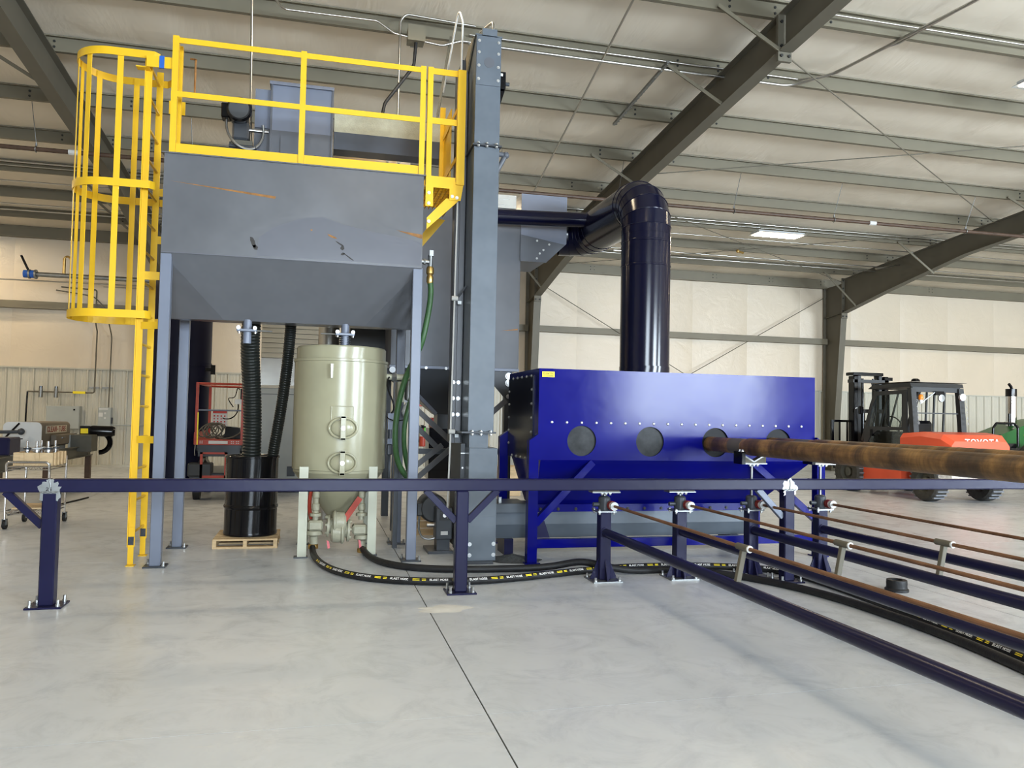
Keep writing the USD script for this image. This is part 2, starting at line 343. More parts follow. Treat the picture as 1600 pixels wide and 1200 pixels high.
# back wall: ribbed wainscot panels below, sagging vinyl insulation above
wb = T('wall_back', 'cream back wall of ribbed metal wainscot below and white vinyl insulation above', 'wall', (0, WALL_Y, 0), kind='structure')
prof = []
for k in range(3):
    x = k*.3048
    prof += [(x, 0), (x+.018, .034), (x+.046, .034), (x+.064, 0), (x+.135, 0), (x+.145, .006), (x+.165, .006), (x+.175, 0), (x+.215, 0), (x+.225, .006), (x+.245, .006), (x+.255, 0)]
prof.append((.9144, 0)); prof = np.array(prof)
def ribbed(x0, z0, z1):
    n = len(prof); v = np.vstack([np.c_[x0+prof[:, 0], WALL_Y-.02-prof[:, 1], np.full(n, z)] for z in (z0, z1)])
    i = np.arange(n-1); return MB().add(v, np.stack([i, i+1, i+1+n, i+n], 1))
x = -9.3
while x < 25:
    wb.p('wainscot_panel', ribbed(x, 0, 2.44), M['wains']); x += .9144
wb.p('wainscot_cap', MB().box(X0, X1, WALL_Y-.075, WALL_Y, 2.44, 2.475), M['trim'])
wb.p('base_angle', MB().box(X0, X1, WALL_Y-.07, WALL_Y, 0, .06), M['trim'])
def insul(x0, x1, z0, z1):
    u, w = np.meshgrid(np.linspace(0, 1, 13), np.linspace(0, 1, 15), indexing='ij')
    bul = .05*np.sin(np.pi*u)**.6 * (.6+.4*np.sin(np.pi*w)) + .012*(meshkit.fbm(np.stack([u*2+x0*3, w*5, 0*u], -1), 3)-.5)*np.sin(np.pi*u)
    v = np.stack([x0+(x1-x0)*u, WALL_Y-.02-bul, z0+(z1-z0)*w], -1).reshape(-1, 3)
    i, j = np.meshgrid(np.arange(12), np.arange(14), indexing='ij'); a = (i*15+j).ravel()
    return MB(True).add(v, np.stack([a, a+15, a+16, a+1], 1))
x = -9.2
while x < 25:
    wb.p('insulation_sheet', insul(x, x+1.83, 2.47, 6.0), M['vinylwall']); x += 1.83
wb.p('outer_sheet', MB().box(X0, X1, WALL_Y, WALL_Y+.1, -.1, 6.1), M['vinylwall'])
# side walls and the front wall with its open doors (behind the camera)
def hallwall(x):
    return MB().prism([(FRONT_Y, 0), (WALL_Y, 0), (WALL_Y, roof(WALL_Y)+.3), (FRONT_Y, roof(FRONT_Y)+.3)], 'x', x-.1, x)
S('wall_left', hallwall(X0), M['vinylwall'], 'white insulated end wall at the left', 'wall', kind='structure')
S('wall_right', hallwall(X1+.1), M['vinylwall'], 'white insulated end wall at the right', 'wall', kind='structure')
op = Polygon([(X0, 0), (X1, 0), (X1, roof(FRONT_Y)+.35), (X0, roof(FRONT_Y)+.35)])
for a, b, zt, k in DOORS: op = op.difference(shapely.box(a, -1, b, zt))
mbw = MB()
for g in getattr(op, 'geoms', [op]): mbw.prism(g, 'y', FRONT_Y-.1, FRONT_Y)
S('wall_front', mbw, M['vinylwall'], 'front wall with open overhead doors letting in daylight', 'wall', kind='structure')

# roof: sagging insulation sheet over the purlins
PURL = [20.45, 19.0, 17.4, 15.75, 14.05, 12.35, 10.73, 9.2, 7.65, 6.1, 4.55, 3.0, 1.45, -.1, -1.65, -3.2, -4.75, -6.3, -7.85]
def ceiling_mesh():
    lines = sorted(PURL+[WALL_Y, FRONT_Y]); Y = []
    for a, b in zip(lines[:-1], lines[1:]): Y += list(np.linspace(a, b, 7)[:-1])
    Y = np.array(Y+[lines[-1]]); X = np.linspace(X0, X1, 190)
    g = np.zeros_like(Y)
    for a, b in zip(lines[:-1], lines[1:]):
        m = (Y >= a) & (Y <= b); t = (Y[m]-a)/(b-a); g[m] = np.sin(np.pi*t)**.8
    xx, yy = np.meshgrid(X, Y, indexing='ij')
    wr = meshkit.fbm(np.stack([xx*1.1, yy*.35, 0*xx], -1), 3, 4)-.5
    seam = np.abs(((xx/1.83) % 1)-.5); seam = np.where(seam > .46, .03, 0)
    z = roof(yy)+.215 - g[None]*(.055+.09*wr) + seam*g[None]
    v = np.stack([xx, yy, z], -1).reshape(-1, 3); ny = len(Y)
    i, j = np.meshgrid(np.arange(len(X)-1), np.arange(ny-1), indexing='ij'); a = (i*ny+j).ravel()
    return MB(True).add(v, np.stack([a, a+ny, a+ny+1, a+1], 1))
S('ceiling', ceiling_mesh(), M['vinylroof'], 'white vinyl roof insulation sagging between the purlins', 'ceiling', kind='structure')
S('roof', MB().prism([(FRONT_Y-.2, roof(FRONT_Y)+.27), (WALL_Y+.2, roof(WALL_Y)+.27), (WALL_Y+.2, roof(WALL_Y)+.33), (FRONT_Y-.2, roof(FRONT_Y)+.33)], 'x', X0-.2, X1+.2), M['galv'], 'metal roof deck above the insulation', 'roof', kind='structure')
FR_X = (-3.85, 5.80, 15.45, 25.1)
ORD = ('first', 'second', 'third', 'fourth', 'fifth', 'sixth', 'seventh', 'eighth', 'ninth', 'tenth', 'eleventh', 'twelfth')
for k, y in enumerate(PURL):
    t = T('roof_purlin', f'grey steel roof purlin, {ORD[k]} from the back wall' if k < 12 else 'grey steel roof purlin behind the viewer', 'purlin', (0, y, roof(y)), kind='structure', group=None if k < 12 else 'purlins behind the viewer')
    z = roof(y)
    # Z section: top flange with its lip towards the camera, bottom flange away
    P = [(y-.003, z), (y+.065, z), (y+.065, z+.018), (y+.062, z+.018), (y+.062, z+.003), (y, z+.003), (y, z+.203), (y-.075, z+.203), (y-.075, z+.185), (y-.072, z+.185), (y-.072, z+.199), (y-.003, z+.199)]
    t.p('web', MB().prism(P, 'x', X0, X1), M['purlin'])
    b = MB()
    for fx in FR_X:
        for dx in (-.75, -.09, .09, .75):
            for dz in (.06, .14): b.tube((fx+dx, y+.001, z+dz), (fx+dx, y-.013, z+dz), .018, 8)
    if y > 4: t.p('bolt_heads', b, M['darkbolt'], kind='stuff')
es = T('eave_strut', 'grey steel eave strut along the top of the back wall', 'beam', (0, 21.85, 5.7), kind='structure')
es.p('web', MB().prism([(21.80, 5.70), (21.9, 5.70), (21.9, 5.704), (21.804, 5.704), (21.804, 5.95), (21.9, 5.97), (21.9, 5.975), (21.80, 5.955)], 'x', X0, X1), M['purlin'])
es.p('lower_lip', MB().box(X0, X1, 21.78, 21.9, 5.66, 5.70), M['purlin'])
b = MB()
for x in (7.6, 9.5, 11.5, 13.4, 15.2, 17.2, 19.2, 5.6):
    for dx in (0, .12):
        for dz in (0, .09): b.tube((x+dx, 21.801, 5.78+dz), (x+dx, 21.785, 5.78+dz), .014 if dx == 0 else .009, 8)
es.p('bolt_heads', b, M['darkbolt'], kind='stuff')
wg = T('wall_girt', 'grey steel girt across the back wall insulation', 'girt', (0, 21.75, 3.88), kind='structure')
for i, a in enumerate([X0]+list(FR_X)):
    c = (list(FR_X)+[X1])[i]
    wg.p('rail', MB().prism([(21.7, 3.90), (21.9, 3.90), (21.9, 3.904), (21.704, 3.904), (21.704, 4.07), (21.9, 4.07), (21.9, 4.074), (21.7, 4.074)], 'x', a+.06, c-.06), M['purlin'])
# rigid frames: tapered columns and rafters
def frame(cx, full, lab):
    c = T('steel_column', f'dark grey tapered steel wall column {lab}', 'column', (cx, 21.6, 0), kind='structure')
    c.p('web', MB().prism([(21.88, 0), (21.46, 0), (21.0, 4.78), (21.0, 5.72), (21.88, 5.68)], 'x', cx-.006, cx+.006), M['steel'])
    c.p('inner_flange', MB().hull([(cx+sx, y+dy, z) for sx in (-.1, .1) for (y, z) in ((21.46, 0), (21.0, 4.78)) for dy in (-.012, .0)]), M['steel'])
    c.p('outer_flange', MB().box(cx-.1, cx+.1, 21.86, 21.88, 0, 5.7), M['steel'])
    c.p('stiffener', MB().bar((cx, 21.0, 4.8), (cx, 21.86, 4.72), .2, .012), M['steel'])
    c.p('knee_plate', MB().box(cx-.1, cx+.1, 20.965, 21.0, 4.64, 5.86, .004), M['steel'])
    b = MB()
    for z in (4.70, 4.86, 5.25, 5.55, 5.78):
        for dx in (-.06, .06): b.tube((cx+dx, 20.967, z), (cx+dx, 20.945, z), .022, 8); b.tube((cx+dx, 21.0, z), (cx+dx, 21.02, z), .022, 8)
    c.p('knee_bolts', b, M['darkbolt'], kind='stuff')
    c.p('base_plate', MB().box(cx-.14, cx+.14, 21.40, 21.92, 0, .02), M['steel'])
    r = T('roof_rafter', f'dark grey tapered steel roof rafter {lab}', 'rafter', (cx, 15, roof(15)-.5), kind='structure')
    dep = [(20.96, 1.02), (19.0, .78), (16.3, .52), (9.16, .50)]
    top = [(y, roof(y)-.002) for y, d in dep]; bot = [(y, roof(y)-d) for y, d in dep]
    r.p('web', MB().prism(top+bot[::-1], 'x', cx-.006, cx+.006), M['steel'])
    for i in range(3):
        for nm, pl, dz in (('top_flange', top, -.006), ('bottom_flange', bot, .006)):
            (ya, za), (yb, zb) = pl[i], pl[i+1]; r.p(nm, MB().bar((cx, ya, za+dz), (cx, yb, zb+dz), .2, .014), M['steel'])
    yS = 9.1
    r.p('splice_plate', MB().box(cx-.1, cx+.1, yS, yS+.05, roof(yS)-.62, roof(yS)+.0, .004), M['steel'])
    b = MB()
    for z in (.1, .42, .55):
        for dx in (-.055, .055):
            b.tube((cx+dx, yS-.02, roof(yS)-z), (cx+dx, yS+.075, roof(yS)-z), .02, 8)
    r.p('splice_bolts', b, M['darkbolt'], kind='stuff')
    dep2 = [(9.08, .50), (2.0, .55), (FRONT_Y+1.2, .95)]
    top = [(y, roof(y)-.002) for y, d in dep2]; bot = [(y, roof(y)-d) for y, d in dep2]
    r.p('inner_web', MB().prism(top+bot[::-1], 'x', cx-.006, cx+.006), M['steel'])
    for i in range(2):
        for nm, pl, dz in (('top_flange', top, -.006), ('bottom_flange', bot, .006)):
            (ya, za), (yb, zb) = pl[i], pl[i+1]; r.p(nm, MB().bar((cx, ya, za+dz), (cx, yb, zb+dz), .2, .014), M['steel'])
    return r
for cx, lab in zip(FR_X, ('behind the grey hopper', 'rising behind the blue elbow duct', 'above the orange forklift', 'beyond the right edge')): frame(cx, True, lab)
S('front_column', MB().box(-3.95, -3.75, FRONT_Y+.05, FRONT_Y+.6, 0, roof(FRONT_Y)-.6), M['steel'], 'steel column at the front wall behind the viewer', 'column', kind='structure')
# flange braces: angle struts from the rafters' bottom flanges up to the purlins
BR = [(5.8, -.93, y) for y in (10.73, 14.05, 20.45)]+[(5.8, -.93, 9.2)]+[(15.45, -1.1, y) for y in (13.9, 17.3, 20.45)]+[(-3.85, -.95, y) for y in (12.35, 17.4, 19.0)]
for k, (cx, dx, y) in enumerate(BR):
    y2 = min(PURL, key=lambda q: abs(q-y)); d = .5 if y < 17 else (.75 if y < 19.5 else .95)
    where = {5.8: 'duct rafter', 15.45: 'forklift rafter', -3.85: 'rafter behind the cage'}[cx]
    S('flange_brace', MB().bar((cx+math.copysign(.09, dx), y2-.10, roof(y2)-d+.02), (cx+dx, y2-.03, roof(y2)+.03), .05, .006).bar((cx+math.copysign(.09, dx), y2-.125, roof(y2)-d+.02), (cx+dx, y2-.055, roof(y2)+.03), .006, .05), M['purlin'],
      f'slanting grey angle brace from the {where} to the {ORD[PURL.index(y2)]} purlin', 'brace', kind='structure')
# rod bracing
def rod(name, a, b, r, mat, label, cat): S(name, MB().tube(a, b, r, 8), mat, label, cat, kind='structure')
rod('brace_rod', (5.89, 9.13, roof(9.1)-.56), (15.4, 15.45, roof(15.45)+.02), .010, M['steel'], 'thin dark roof brace rod from the splice plate to the forklift rafter', 'rod')
rod('brace_rod', (5.9, 14.2, roof(14.2)-.2), (15.3, 10.4, roof(10.4)+.02), .010, M['steel'], 'thin dark roof brace rod crossing the other above the ceiling light', 'rod')
rod('brace_rod', (5.9, 20.9, roof(20.9)-.2), (15.4, 15.9, roof(15.9)-.06), .009, M['steel'], 'thin dark roof brace rod low behind the tall duct', 'rod')
rod('brace_rod', (5.9, 15.5, roof(15.5)-.1), (15.3, 20.8, roof(20.8)-.15), .009, M['steel'], 'thin dark roof brace rod passing behind the bright light', 'rod')
rod('wall_brace_rod', (5.9, 21.68, 5.35), (15.3, 21.68, .25), .011, M['steel'], 'thin wall brace rod falling to the right behind the tall duct', 'rod')
rod('wall_brace_rod', (5.95, 21.72, .15), (15.35, 21.72, 5.40), .011, M['steel'], 'thin wall brace rod rising to the forklift column', 'rod')
# sag rod and strut channel
S('sag_rod', MB().tube((3.68, 8.6, roof(8.6)-.02), (4.3, 16.0, roof(16)-.02), .016, 8), M['conduit'], 'long straight conduit running up the roof across the purlins', 'conduit', kind='structure')
sc = MB().bar((4.8, 10.5, roof(10.5)-.03), (4.77, 12.6, roof(12.6)-.03), .042, .04)
for k in range(20):
    y = 10.55+k*.105; sc.cbox((4.8, y, roof(y)-.052), (.018, .05, .004))
S('strut_channel', sc, M['galv'], 'slotted strut channel hung under two purlins', 'channel')
# sprinkler main on hangers
zs = lambda y: roof(y)-.45
sp = T('sprinkler_pipe', 'long thin brown pipe hung on rods below the roof', 'pipe', (0, 14.5, 5.74))
sp.p('pipe', MB(30).tube((X0, 14.5, 5.735), (X1, 14.5, 5.735), .038, 12), M['sprink'])
for x in (5.6, 8.1, 10.42, 13.72, 17, -4.62, -2.2, 1, 3.2):
    h = sp.p('hanger_ring', MB(30).pipe(arc((x, 14.5, 5.735), .05, 0, 360, (0, 1, 0), (0, 0, 1), 16), .008, 6).tube((x, 14.5, 5.785), (x, 14.5, 5.84), .018, 8), M['galv'])
    sp.p('hanger_rod', MB().tube((x, 14.5, 5.83), (x, 14.2, roof(14.2)+.1), .006, 6), M['galv'], parent=h)
for x in (11.35, -4.05): sp.p('coupling', MB(30).tube((x-.08, 14.5, 5.735), (x+.08, 14.5, 5.735), .046, 12), M['label'], label='pale pipe tag')
# conduits along the purlins
def cond(path, r, label, mat='conduit', **k): S('conduit', MB(40).pipe(path, r, 10), M[mat], label, 'conduit', **k)
y1, y2 = 10.66, 10.86
cond([(1.9, y1, roof(10.73)+.07), (7.2, y1, roof(10.73)+.07)], .014, 'upper bright conduit along the purlin right of the tower')
cond(fillet([(1.9, y2-.15, roof(10.73)-.03), (6.9, y2-.15, roof(10.73)-.03), (7.35, 10.2, roof(10.2)-.03), (7.9, 8.3, roof(8.3)-.03), (8.4, 6.3, roof(6.3)-.03)], .3, 8), .022, 'heavy conduit turning off under the roof at upper right')
cond(fillet([(7.0, y1, roof(10.73)+.05), (7.3, 10.3, roof(10.3)-.02), (7.62, 9.4, roof(9.4)-.02), (7.7, 9.3, roof(9.3)-.02), (8.2, 7.0, roof(7)-.02), (8.3, 6.3, roof(6.3)-.02)], .15, 6), .015, 'thin offset conduit beside the heavy one at upper right')
cond([(5.9, 9.05, roof(9.2)+.08), (24, 9.05, roof(9.2)+.08)], .014, 'bright conduit along the purlin at upper right')
for i, (z, r, y, nm) in enumerate(((.15, .018, 17.28, 'upper heavy bright'), (.07, .010, 17.27, 'lower thin bright'))):
    cond([(-12, y, roof(17.4)+z), (24, y, roof(17.4)+z)], r, f'{nm} conduit on the purlin just above the ceiling light')
for i, (y, z, nm) in enumerate(((18.2, .07, 'first'), (19.3, -.06, 'second'), (19.6, -.1, 'third'))):
    cond([(-12, y, roof(y)+z), (26, y, roof(y)+z)], .016, f'{nm} conduit of the bundle high behind the tall duct')
# air drop with valve below the conduits behind the elbow duct
S('air_drop', MB(40).pipe(fillet([(8.0, 18.2, 6.10), (8.0, 18.15, 5.62), (7.3, 18.15, 5.58)], .12, 6), .022, 10).tube((7.3, 18.15, 5.58), (6.9, 18.15, 5.57), .035, 10).tube((7.12, 18.15, 5.50), (7.12, 18.15, 5.66), .02, 8), M['conduit'], 'pipe drop with small valve below the conduit bundle left of the tall duct', 'pipe')
t = T('gas_valve', 'small brass valve on a slanting rod below the ceiling light', 'valve', (10.5, 18.5, 5.8))
t.p('rod', MB().tube((9.3, 18.0, 5.62), (10.7, 18.6, 5.99), .014, 8), M['steel'])
t.p('valve_body', MB(30).sphere((10.45, 18.49, 5.86), .045, 2).tube((10.45, 18.49, 5.86), (10.58, 18.42, 5.80), .028, 10), M['brass'])
S('sway_brace', MB().tube((14.2, 18.0, 5.55), (16.2, 19.0, 6.02), .02, 8), M['conduit'], 'slanting pipe brace under the roof right of the forklift rafter', 'brace')

# ---------------------------------------------------------------- ceiling lights
def highbay(x, y, label):
    z = roof(y)-.22; t = T('ceiling_light', label, 'light', (x, y, z))
    t.p('housing', MB().box(x-.61, x+.61, y-.20, y+.20, z+.02, z+.06, .01), M['white'])
    t.p('reflector', MB().hull([(x+sx*.61, y+sy*.22, z+.02) for sx in (-1, 1) for sy in (-1, 1)]+[(x+sx*.63, y+sy*.27, z) for sx in (-1, 1) for sy in (-1, 1)]), M['white'])
    t.p('diffuser', MB().box(x-.58, x+.58, y-.19, y+.19, z-.015, z-.002), M['led'])
    for sx in (-.5, .5): t.p('hanger', MB().pipe([(x+sx, y-.12, z+.06), (x+sx, y, z+.24), (x+sx, y+.12, z+.06)], .005, 6), M['galv'])
    l = UsdLux.RectLight.Define(stage, t.path+'/lamp'); l.CreateWidthAttr(1.2); l.CreateHeightAttr(.42); l.CreateIntensityAttr(LED_I*(.84 if y > 5 else .72)); l.CreateColorAttr(Gf.Vec3f(1.0, .80, .53))
    l.AddTranslateOp().Set(Gf.Vec3d(0, 0, -.02))
for x in (-8.6, 1.0, 10.6, 20.2, 29.0):
    for y in (16.9, 9.4, 1.9, -5.2):
        if x < 0 and y < 5: continue
        lab = {(10.6, 16.9): 'bright rectangular ceiling light over the blue cabinet', (10.6, 9.4): 'bright rectangular ceiling light at the upper right edge'}.get((x, y))
        if lab is None: lab = f"white rectangular ceiling light in the {ORD[(-8.6, 1.0, 10.6, 20.2, 29.0).index(x)]} bay, {ORD[(16.9, 9.4, 1.9, -5.2).index(y)]} row from the back wall"
        highbay(x, 8.75 if (x, y) == (1.0, 9.4) else y, lab)
highbay(-8.6, 20.3, 'white rectangular ceiling light against the back wall in the first bay')
highbay(-8.6, 13.2, 'white rectangular ceiling light between the two rows of the first bay')
highbay(-1.3, 16.9, 'white rectangular ceiling light hidden behind the grey hopper')
# ================================================================ storage hopper on legs
t = T('storage_hopper', 'large grey steel media hopper on four legs with scuffed front', 'hopper', (-.24, 8.75, 0))
hx0, hx1, hy0, hy1 = -1.49, 1.01, 8.15, 9.35
t.p('bin_panel', MB().box(hx0, hx1, hy0, hy0+.008, 3.0, 3.955), M['grey'])
t.p('bin_panel', MB().box(hx0, hx1, hy1-.008, hy1, 3.0, 3.955), M['grey'])
t.p('bin_panel', MB().box(hx0, hx0+.008, hy0+.008, hy1-.008, 3.0, 3.955), M['grey'])
t.p('bin_panel', MB().box(hx1-.008, hx1, hy0+.008, hy1-.008, 3.0, 3.955), M['grey'])
t.p('deck_plate', MB().box(hx0-.02, hx1+.02, hy0-.02, hy1+.02, 3.955, 3.967), M['grey'])
zb = 2.42
A, B, C_, D = (hx0, hy0, 3.0), (hx1, hy0, 3.0), (hx1, hy1, 3.0), (hx0, hy1, 3.0)
a, b, c, d = (-.95, 8.62, zb), (.47, 8.62, zb), (.47, 8.88, zb), (-.95, 8.88, zb)
la, lb, lc, ld = (hx0+.002, 8.72, zb), (hx1-.03, 8.72, zb), (hx1-.03, 8.80, zb), (hx0+.002, 8.80, zb)
t.p('hopper_front_plate', MB().add([A, B, b, a], [[0, 1, 2, 3]]), M['grey'])
t.p('hopper_corner_plate', MB().add([A, a, la], [[0, 1, 2]]), M['grey'])
t.p('hopper_corner_plate', MB().add([B, lb, b], [[0, 1, 2]]), M['grey'])
t.p('hopper_side_plate', MB().add([A, la, ld, D], [[0, 1, 2, 3]]), M['grey'])
t.p('hopper_side_plate', MB().add([B, C_, lc, lb], [[0, 1, 2, 3]]), M['grey'])
t.p('hopper_rear_plate', MB().add([D, C_, c, d], [[0, 3, 2, 1]]).add([D, ld, d], [[0, 1, 2]]).add([C_, c, lc], [[0, 1, 2]]), M['grey'])
t.p('hopper_floor_plate', MB().add([a, b, c, d], [[0, 1, 2, 3]]).add([a, d, ld, la], [[0, 1, 2, 3]]).add([b, lb, lc, c], [[0, 1, 2, 3]]), M['grey'])
t.p('weld_seam', MB().bar((hx0, hy0-.002, 3.0), (hx1, hy0-.002, 3.0), .008, .01), M['patch'])
for (lx, ly) in ((-1.445, 8.21), (.972, 8.21), (-1.425, 9.30), (.93, 9.30)):
    front = ly < 9
    lp = t.p('leg', MB().box(lx-.05, lx+.05, ly-.05 if front else ly-.05, ly+.05, .012, 3.0, .006), M['leg'])
    bp = t.p('base_plate', MB().box(lx-.10, lx+.10, ly-.09, ly+.09, 0, .014), M['dgrey'])
    bb = MB()
    for dx, dy in ((.08, -.07), (-.08, .07)): bb.bolt((lx+dx, ly+dy, .014), (0, 0, 1), .011, .045)
    t.p('anchor_bolts', bb, M['bolt'], parent=bp, kind='stuff')
# scuffs and touch-up on the front
def blot(cx, cz, rx, rz, n, seed, y=hy0-.0012, rot=0):
    r = np.random.default_rng(seed); an = np.linspace(0, 2*np.pi, n, endpoint=False); k = 1+.45*(r.random(n)-.5)
    x, z = rx*np.cos(an)*k, rz*np.sin(an)*k; cr, sr = math.cos(rot), math.sin(rot)
    v = np.vstack([[cx, y, cz], np.c_[cx+x*cr-z*sr, np.full(n, y), cz+x*sr+z*cr]]); i = np.arange(n)
    return MB().add(v, np.stack([np.zeros(n, int), 1+i, 1+(i+1) % n], 1))
t.p('rust_scrape', MB().hull([(x, hy0-dy, z) for x, z in ((-1.43, 3.69), (-1.2, 3.675), (-.45, 3.62), (-.46, 3.595), (-.7, 3.62)) for dy in (0, .0012)]), M['scuff'], label='long rust scrape')
t.p('rust_scrape', MB().hull([(x, hy0-dy, z) for x, z in ((.74, 3.372), (1.008, 3.345), (1.008, 3.30), (.9, 3.345)) for dy in (0, .0012)]), M['scuff'], label='orange rust wedge')
def patchpoly(pts, y): return MB().prism(pts, 'y', y, y+.0008)
t.p('touch_up_patch', patchpoly([(-.62, 3.02), (-.60, 3.20), (-.48, 3.30), (-.40, 3.34), (-.2, 3.42), (.0, 3.45), (.25, 3.38), (.55, 3.33), (.8, 3.30), (1.0, 3.26), (1.0, 3.02)], hy0-.001), M['patch'], label='smoother touch-up paint patch')
for i, (x, z, rx, rz, rot) in enumerate(((-.655, 3.155, .018, .06, .3), (-.63, 3.10, .02, .03, .9), (.18, 3.19, .05, .008, -.5), (.205, 3.15, .022, .022, .2), (.21, 3.09, .02, .012, .4), (.26, 3.07, .07, .006, -.6), (-.1, 3.31, .01, .008, 0), (.1, 3.26, .05, .01, -.4))):
    t.p('paint_chip', blot(x, z, rx, rz, 11, i, hy0-.0022, rot), M['scratch'] if i < 6 else M['scuff'])
tv = []
for (vx, s, nm) in ((-.72, 1, 'left'), (.27, -1, 'right')):
    v = T('gate_valve', f'small grey slide gate valve under the hopper, above the {"corrugated hose" if s > 0 else "khaki tank"}', 'valve', (vx, 8.72, 2.2))
    v.p('spigot', MB(30).tube((vx, 8.64, 2.19), (vx, 8.64, 2.435), .042, 16), M['leg'])
    v.p('flange', MB().box(vx-.10, vx+.10, 8.56, 8.72, 2.31, 2.335, .004), M['leg'])
    bb = MB()
    for dx in (-.08, .08): bb.bolt((vx+dx, 8.555, 2.345), (0, -1, 0), .014, .02).bolt((vx+dx, 8.60, 2.335), (0, 0, 1), .012, .02).bolt((vx+dx, 8.60, 2.31), (0, 0, -1), .012, .02)
    v.p('bolt_heads', bb, M['bolt'], kind='stuff')
    v.p('handle_rod', MB(30).tube((vx+s*.09, 8.60, 2.322), (vx+s*.25, 8.60, 2.322), .008, 8), M['galv'])
    if s < 0:
        v.p('spring', MB(40).pipe([(vx+.055*math.cos(q), 8.66+.055*math.sin(q), 2.31-.012*q/ (2*math.pi)*1.6) for q in np.linspace(0, 2*math.pi*6, 90)], .007, 6), M['dgrey'])
        v.p('core_pipe', MB(30).tube((vx, 8.66, 2.17), (vx, 8.66, 2.31), .04, 14), M['dgrey'])

# ================================================================ yellow guard railing on the hopper deck
def ang(mb, p0, p1, w=.055, th=.007, n1=(0, -1, 0), n2=(0, 0, 1)):
    "L profile: one leg's face looks along n1, the other along n2"
    p0, p1 = np.array(p0, float), np.array(p1, float); n1, n2 = np.array(n1, float), np.array(n2, float)
    q = n1*0
    mb.bar(p0-n2*(w/2-th), p1-n2*(w/2-th), th, w, up=n2) if True else 0
    mb.bar(p0-n1*(w/2-th/2), p1-n1*(w/2-th/2), w, th, up=n2)
    return mb
t = T('guard_railing', 'yellow angle-iron guard railing around the hopper deck', 'railing', (-.22, 8.2, 3.967))
ry = 8.19
posts = (-1.43, -.225, .985)
for x in posts:
    t.p('post', MB().box(x-.028, x+.028, ry-.004, ry+.004, 3.967, 5.13).box(x+.020, x+.028, ry+.004, ry+.055, 3.967, 5.13), M['yellow'])
    t.p('foot_plate', MB().box(x-.05, x+.05, ry-.02, ry+.06, 3.967, 3.975), M['grey2'])
for z, nm in ((5.115, 'top_rail'), (4.585, 'mid_rail')):
    t.p(nm, MB().box(posts[0]+.028, posts[2]-.028, ry-.002, ry+.006, z-.055, z).box(posts[0]-.02, posts[2]+.02, ry+.006, ry+.055, z-.007, z), M['yellow'])
for i in range(2):
    t.p('toe_board', MB().box(posts[i]+.03, posts[i+1]-.03, ry+.008, ry+.016, 3.98, 4.075), M['yellow'])
t.p('side_post', MB().box(-1.458, -1.402, 8.42, 8.47, 3.967, 5.13), M['yellow'])
for z in (5.115, 4.585): t.p('side_rail', MB().box(-1.462, -1.454, 8.20, 8.45, z-.055, z), M['yellow'])
t.p('grab_handle', MB(40).pipe(fillet([(-1.31, 8.62, 4.70), (-1.31, 8.62, 5.08), (-1.31, 8.66, 5.11), (-1.37, 8.66, 5.11)], .03), .010, 8), M['scuff'], label='worn orange grab handle')

# ================================================================ landing with gate between hopper and elevator
t = T('gate_landing', 'yellow landing with gate frame between hopper and grey tower', 'platform', (1.22, 8.4, 3.7))
gx0, gx1 = 1.035, 1.435
gy = 8.20
t.p('gate_stile', MB().box(gx0, gx0+.055, gy-.004, gy+.004, 3.72, 5.135).box(gx0, gx0+.007, gy, gy+.05, 3.9, 5.135), M['yellow'])
t.p('gate_stile', MB().box(gx1-.085, gx1, gy-.03, gy+.03, 3.905, 5.13), M['yellow'])
for z in (5.125, 4.60, 4.29):
    if z > 4.3: t.p('gate_rail', MB().box(gx0+.055, gx1-.085, gy-.004, gy+.004, z-.065, z).box(gx0, gx1-.07, gy, gy+.05, z-.007, z), M['yellow'])
t.p('fascia_plate', MB().prism([(gx0, 3.98), (gx1-.09, 3.98), (gx1-.09, 3.94), (gx1+.0, 3.94), (gx1-.03, 3.74), (gx0+.25, 3.74), (gx0+.25, 3.86), (gx0+.08, 3.86), (gx0+.08, 3.66), (gx0, 3.66)], 'y', gy-.012, gy-.004), M['yellow'])
gr = MB()
for k in range(8): gr.box(gx0+.02+k*.043, gx0+.026+k*.043, gy+.0, 9.1, 3.86, 3.90)
for k in range(9): gr.box(gx0, gx1-.075, gy+.03+k*.1, gy+.036+k*.1, 3.87, 3.90)
t.p('grating', gr, M['yellow'], kind='stuff')
t.p('edge_beam', MB().box(gx1-.085, gx1-.075, gy+.04, 9.1, 3.78, 3.93), M['yellow'])
t.p('knee_bracket', MB().hull([(gx0+.02, gy+dy, 3.42) for dy in (.0, .01)]+[(gx0+.02, gy+dy, 3.54) for dy in (0, .01)]+[(gx1-.05, gy+dy, 3.74) for dy in (0, .01)]+[(gx1-.18, gy+dy, 3.76) for dy in (0, .01)]), M['yellow'])
t.p('knee_bracket', MB().hull([(gx0+.02, gy+dy, 3.32) for dy in (.7, .71)]+[(gx0+.02, gy+dy, 3.46) for dy in (.7, .71)]+[(gx1-.08, gy+dy, 3.70) for dy in (.7, .71)]+[(gx1-.2, gy+dy, 3.72) for dy in (.7, .71)]), M['yellow'])
t.p('corner_post', MB().box(gx1-.14, gx1-.08, 9.05, 9.10, 3.9, 5.05), M['yellow'])
t.p('side_plate', MB().box(gx1-.095, gx1-.085, 8.55, 9.05, 3.93, 4.85), M['yellow'])
for z in (4.72, 4.20): t.p('rear_rail', MB().box(gx0-.06, gx1-.09, 9.10, 9.11, z-.065, z), M['yellow'])
for (p0, p1) in (((gx1-.11, 8.98, 4.66), (gx1-.08, 8.25, 4.72)), ((gx1-.11, 8.98, 4.16), (gx1-.08, 8.25, 4.20))): t.p('diagonal_brace', MB().bar(p0, p1, .008, .05), M['yellow'])
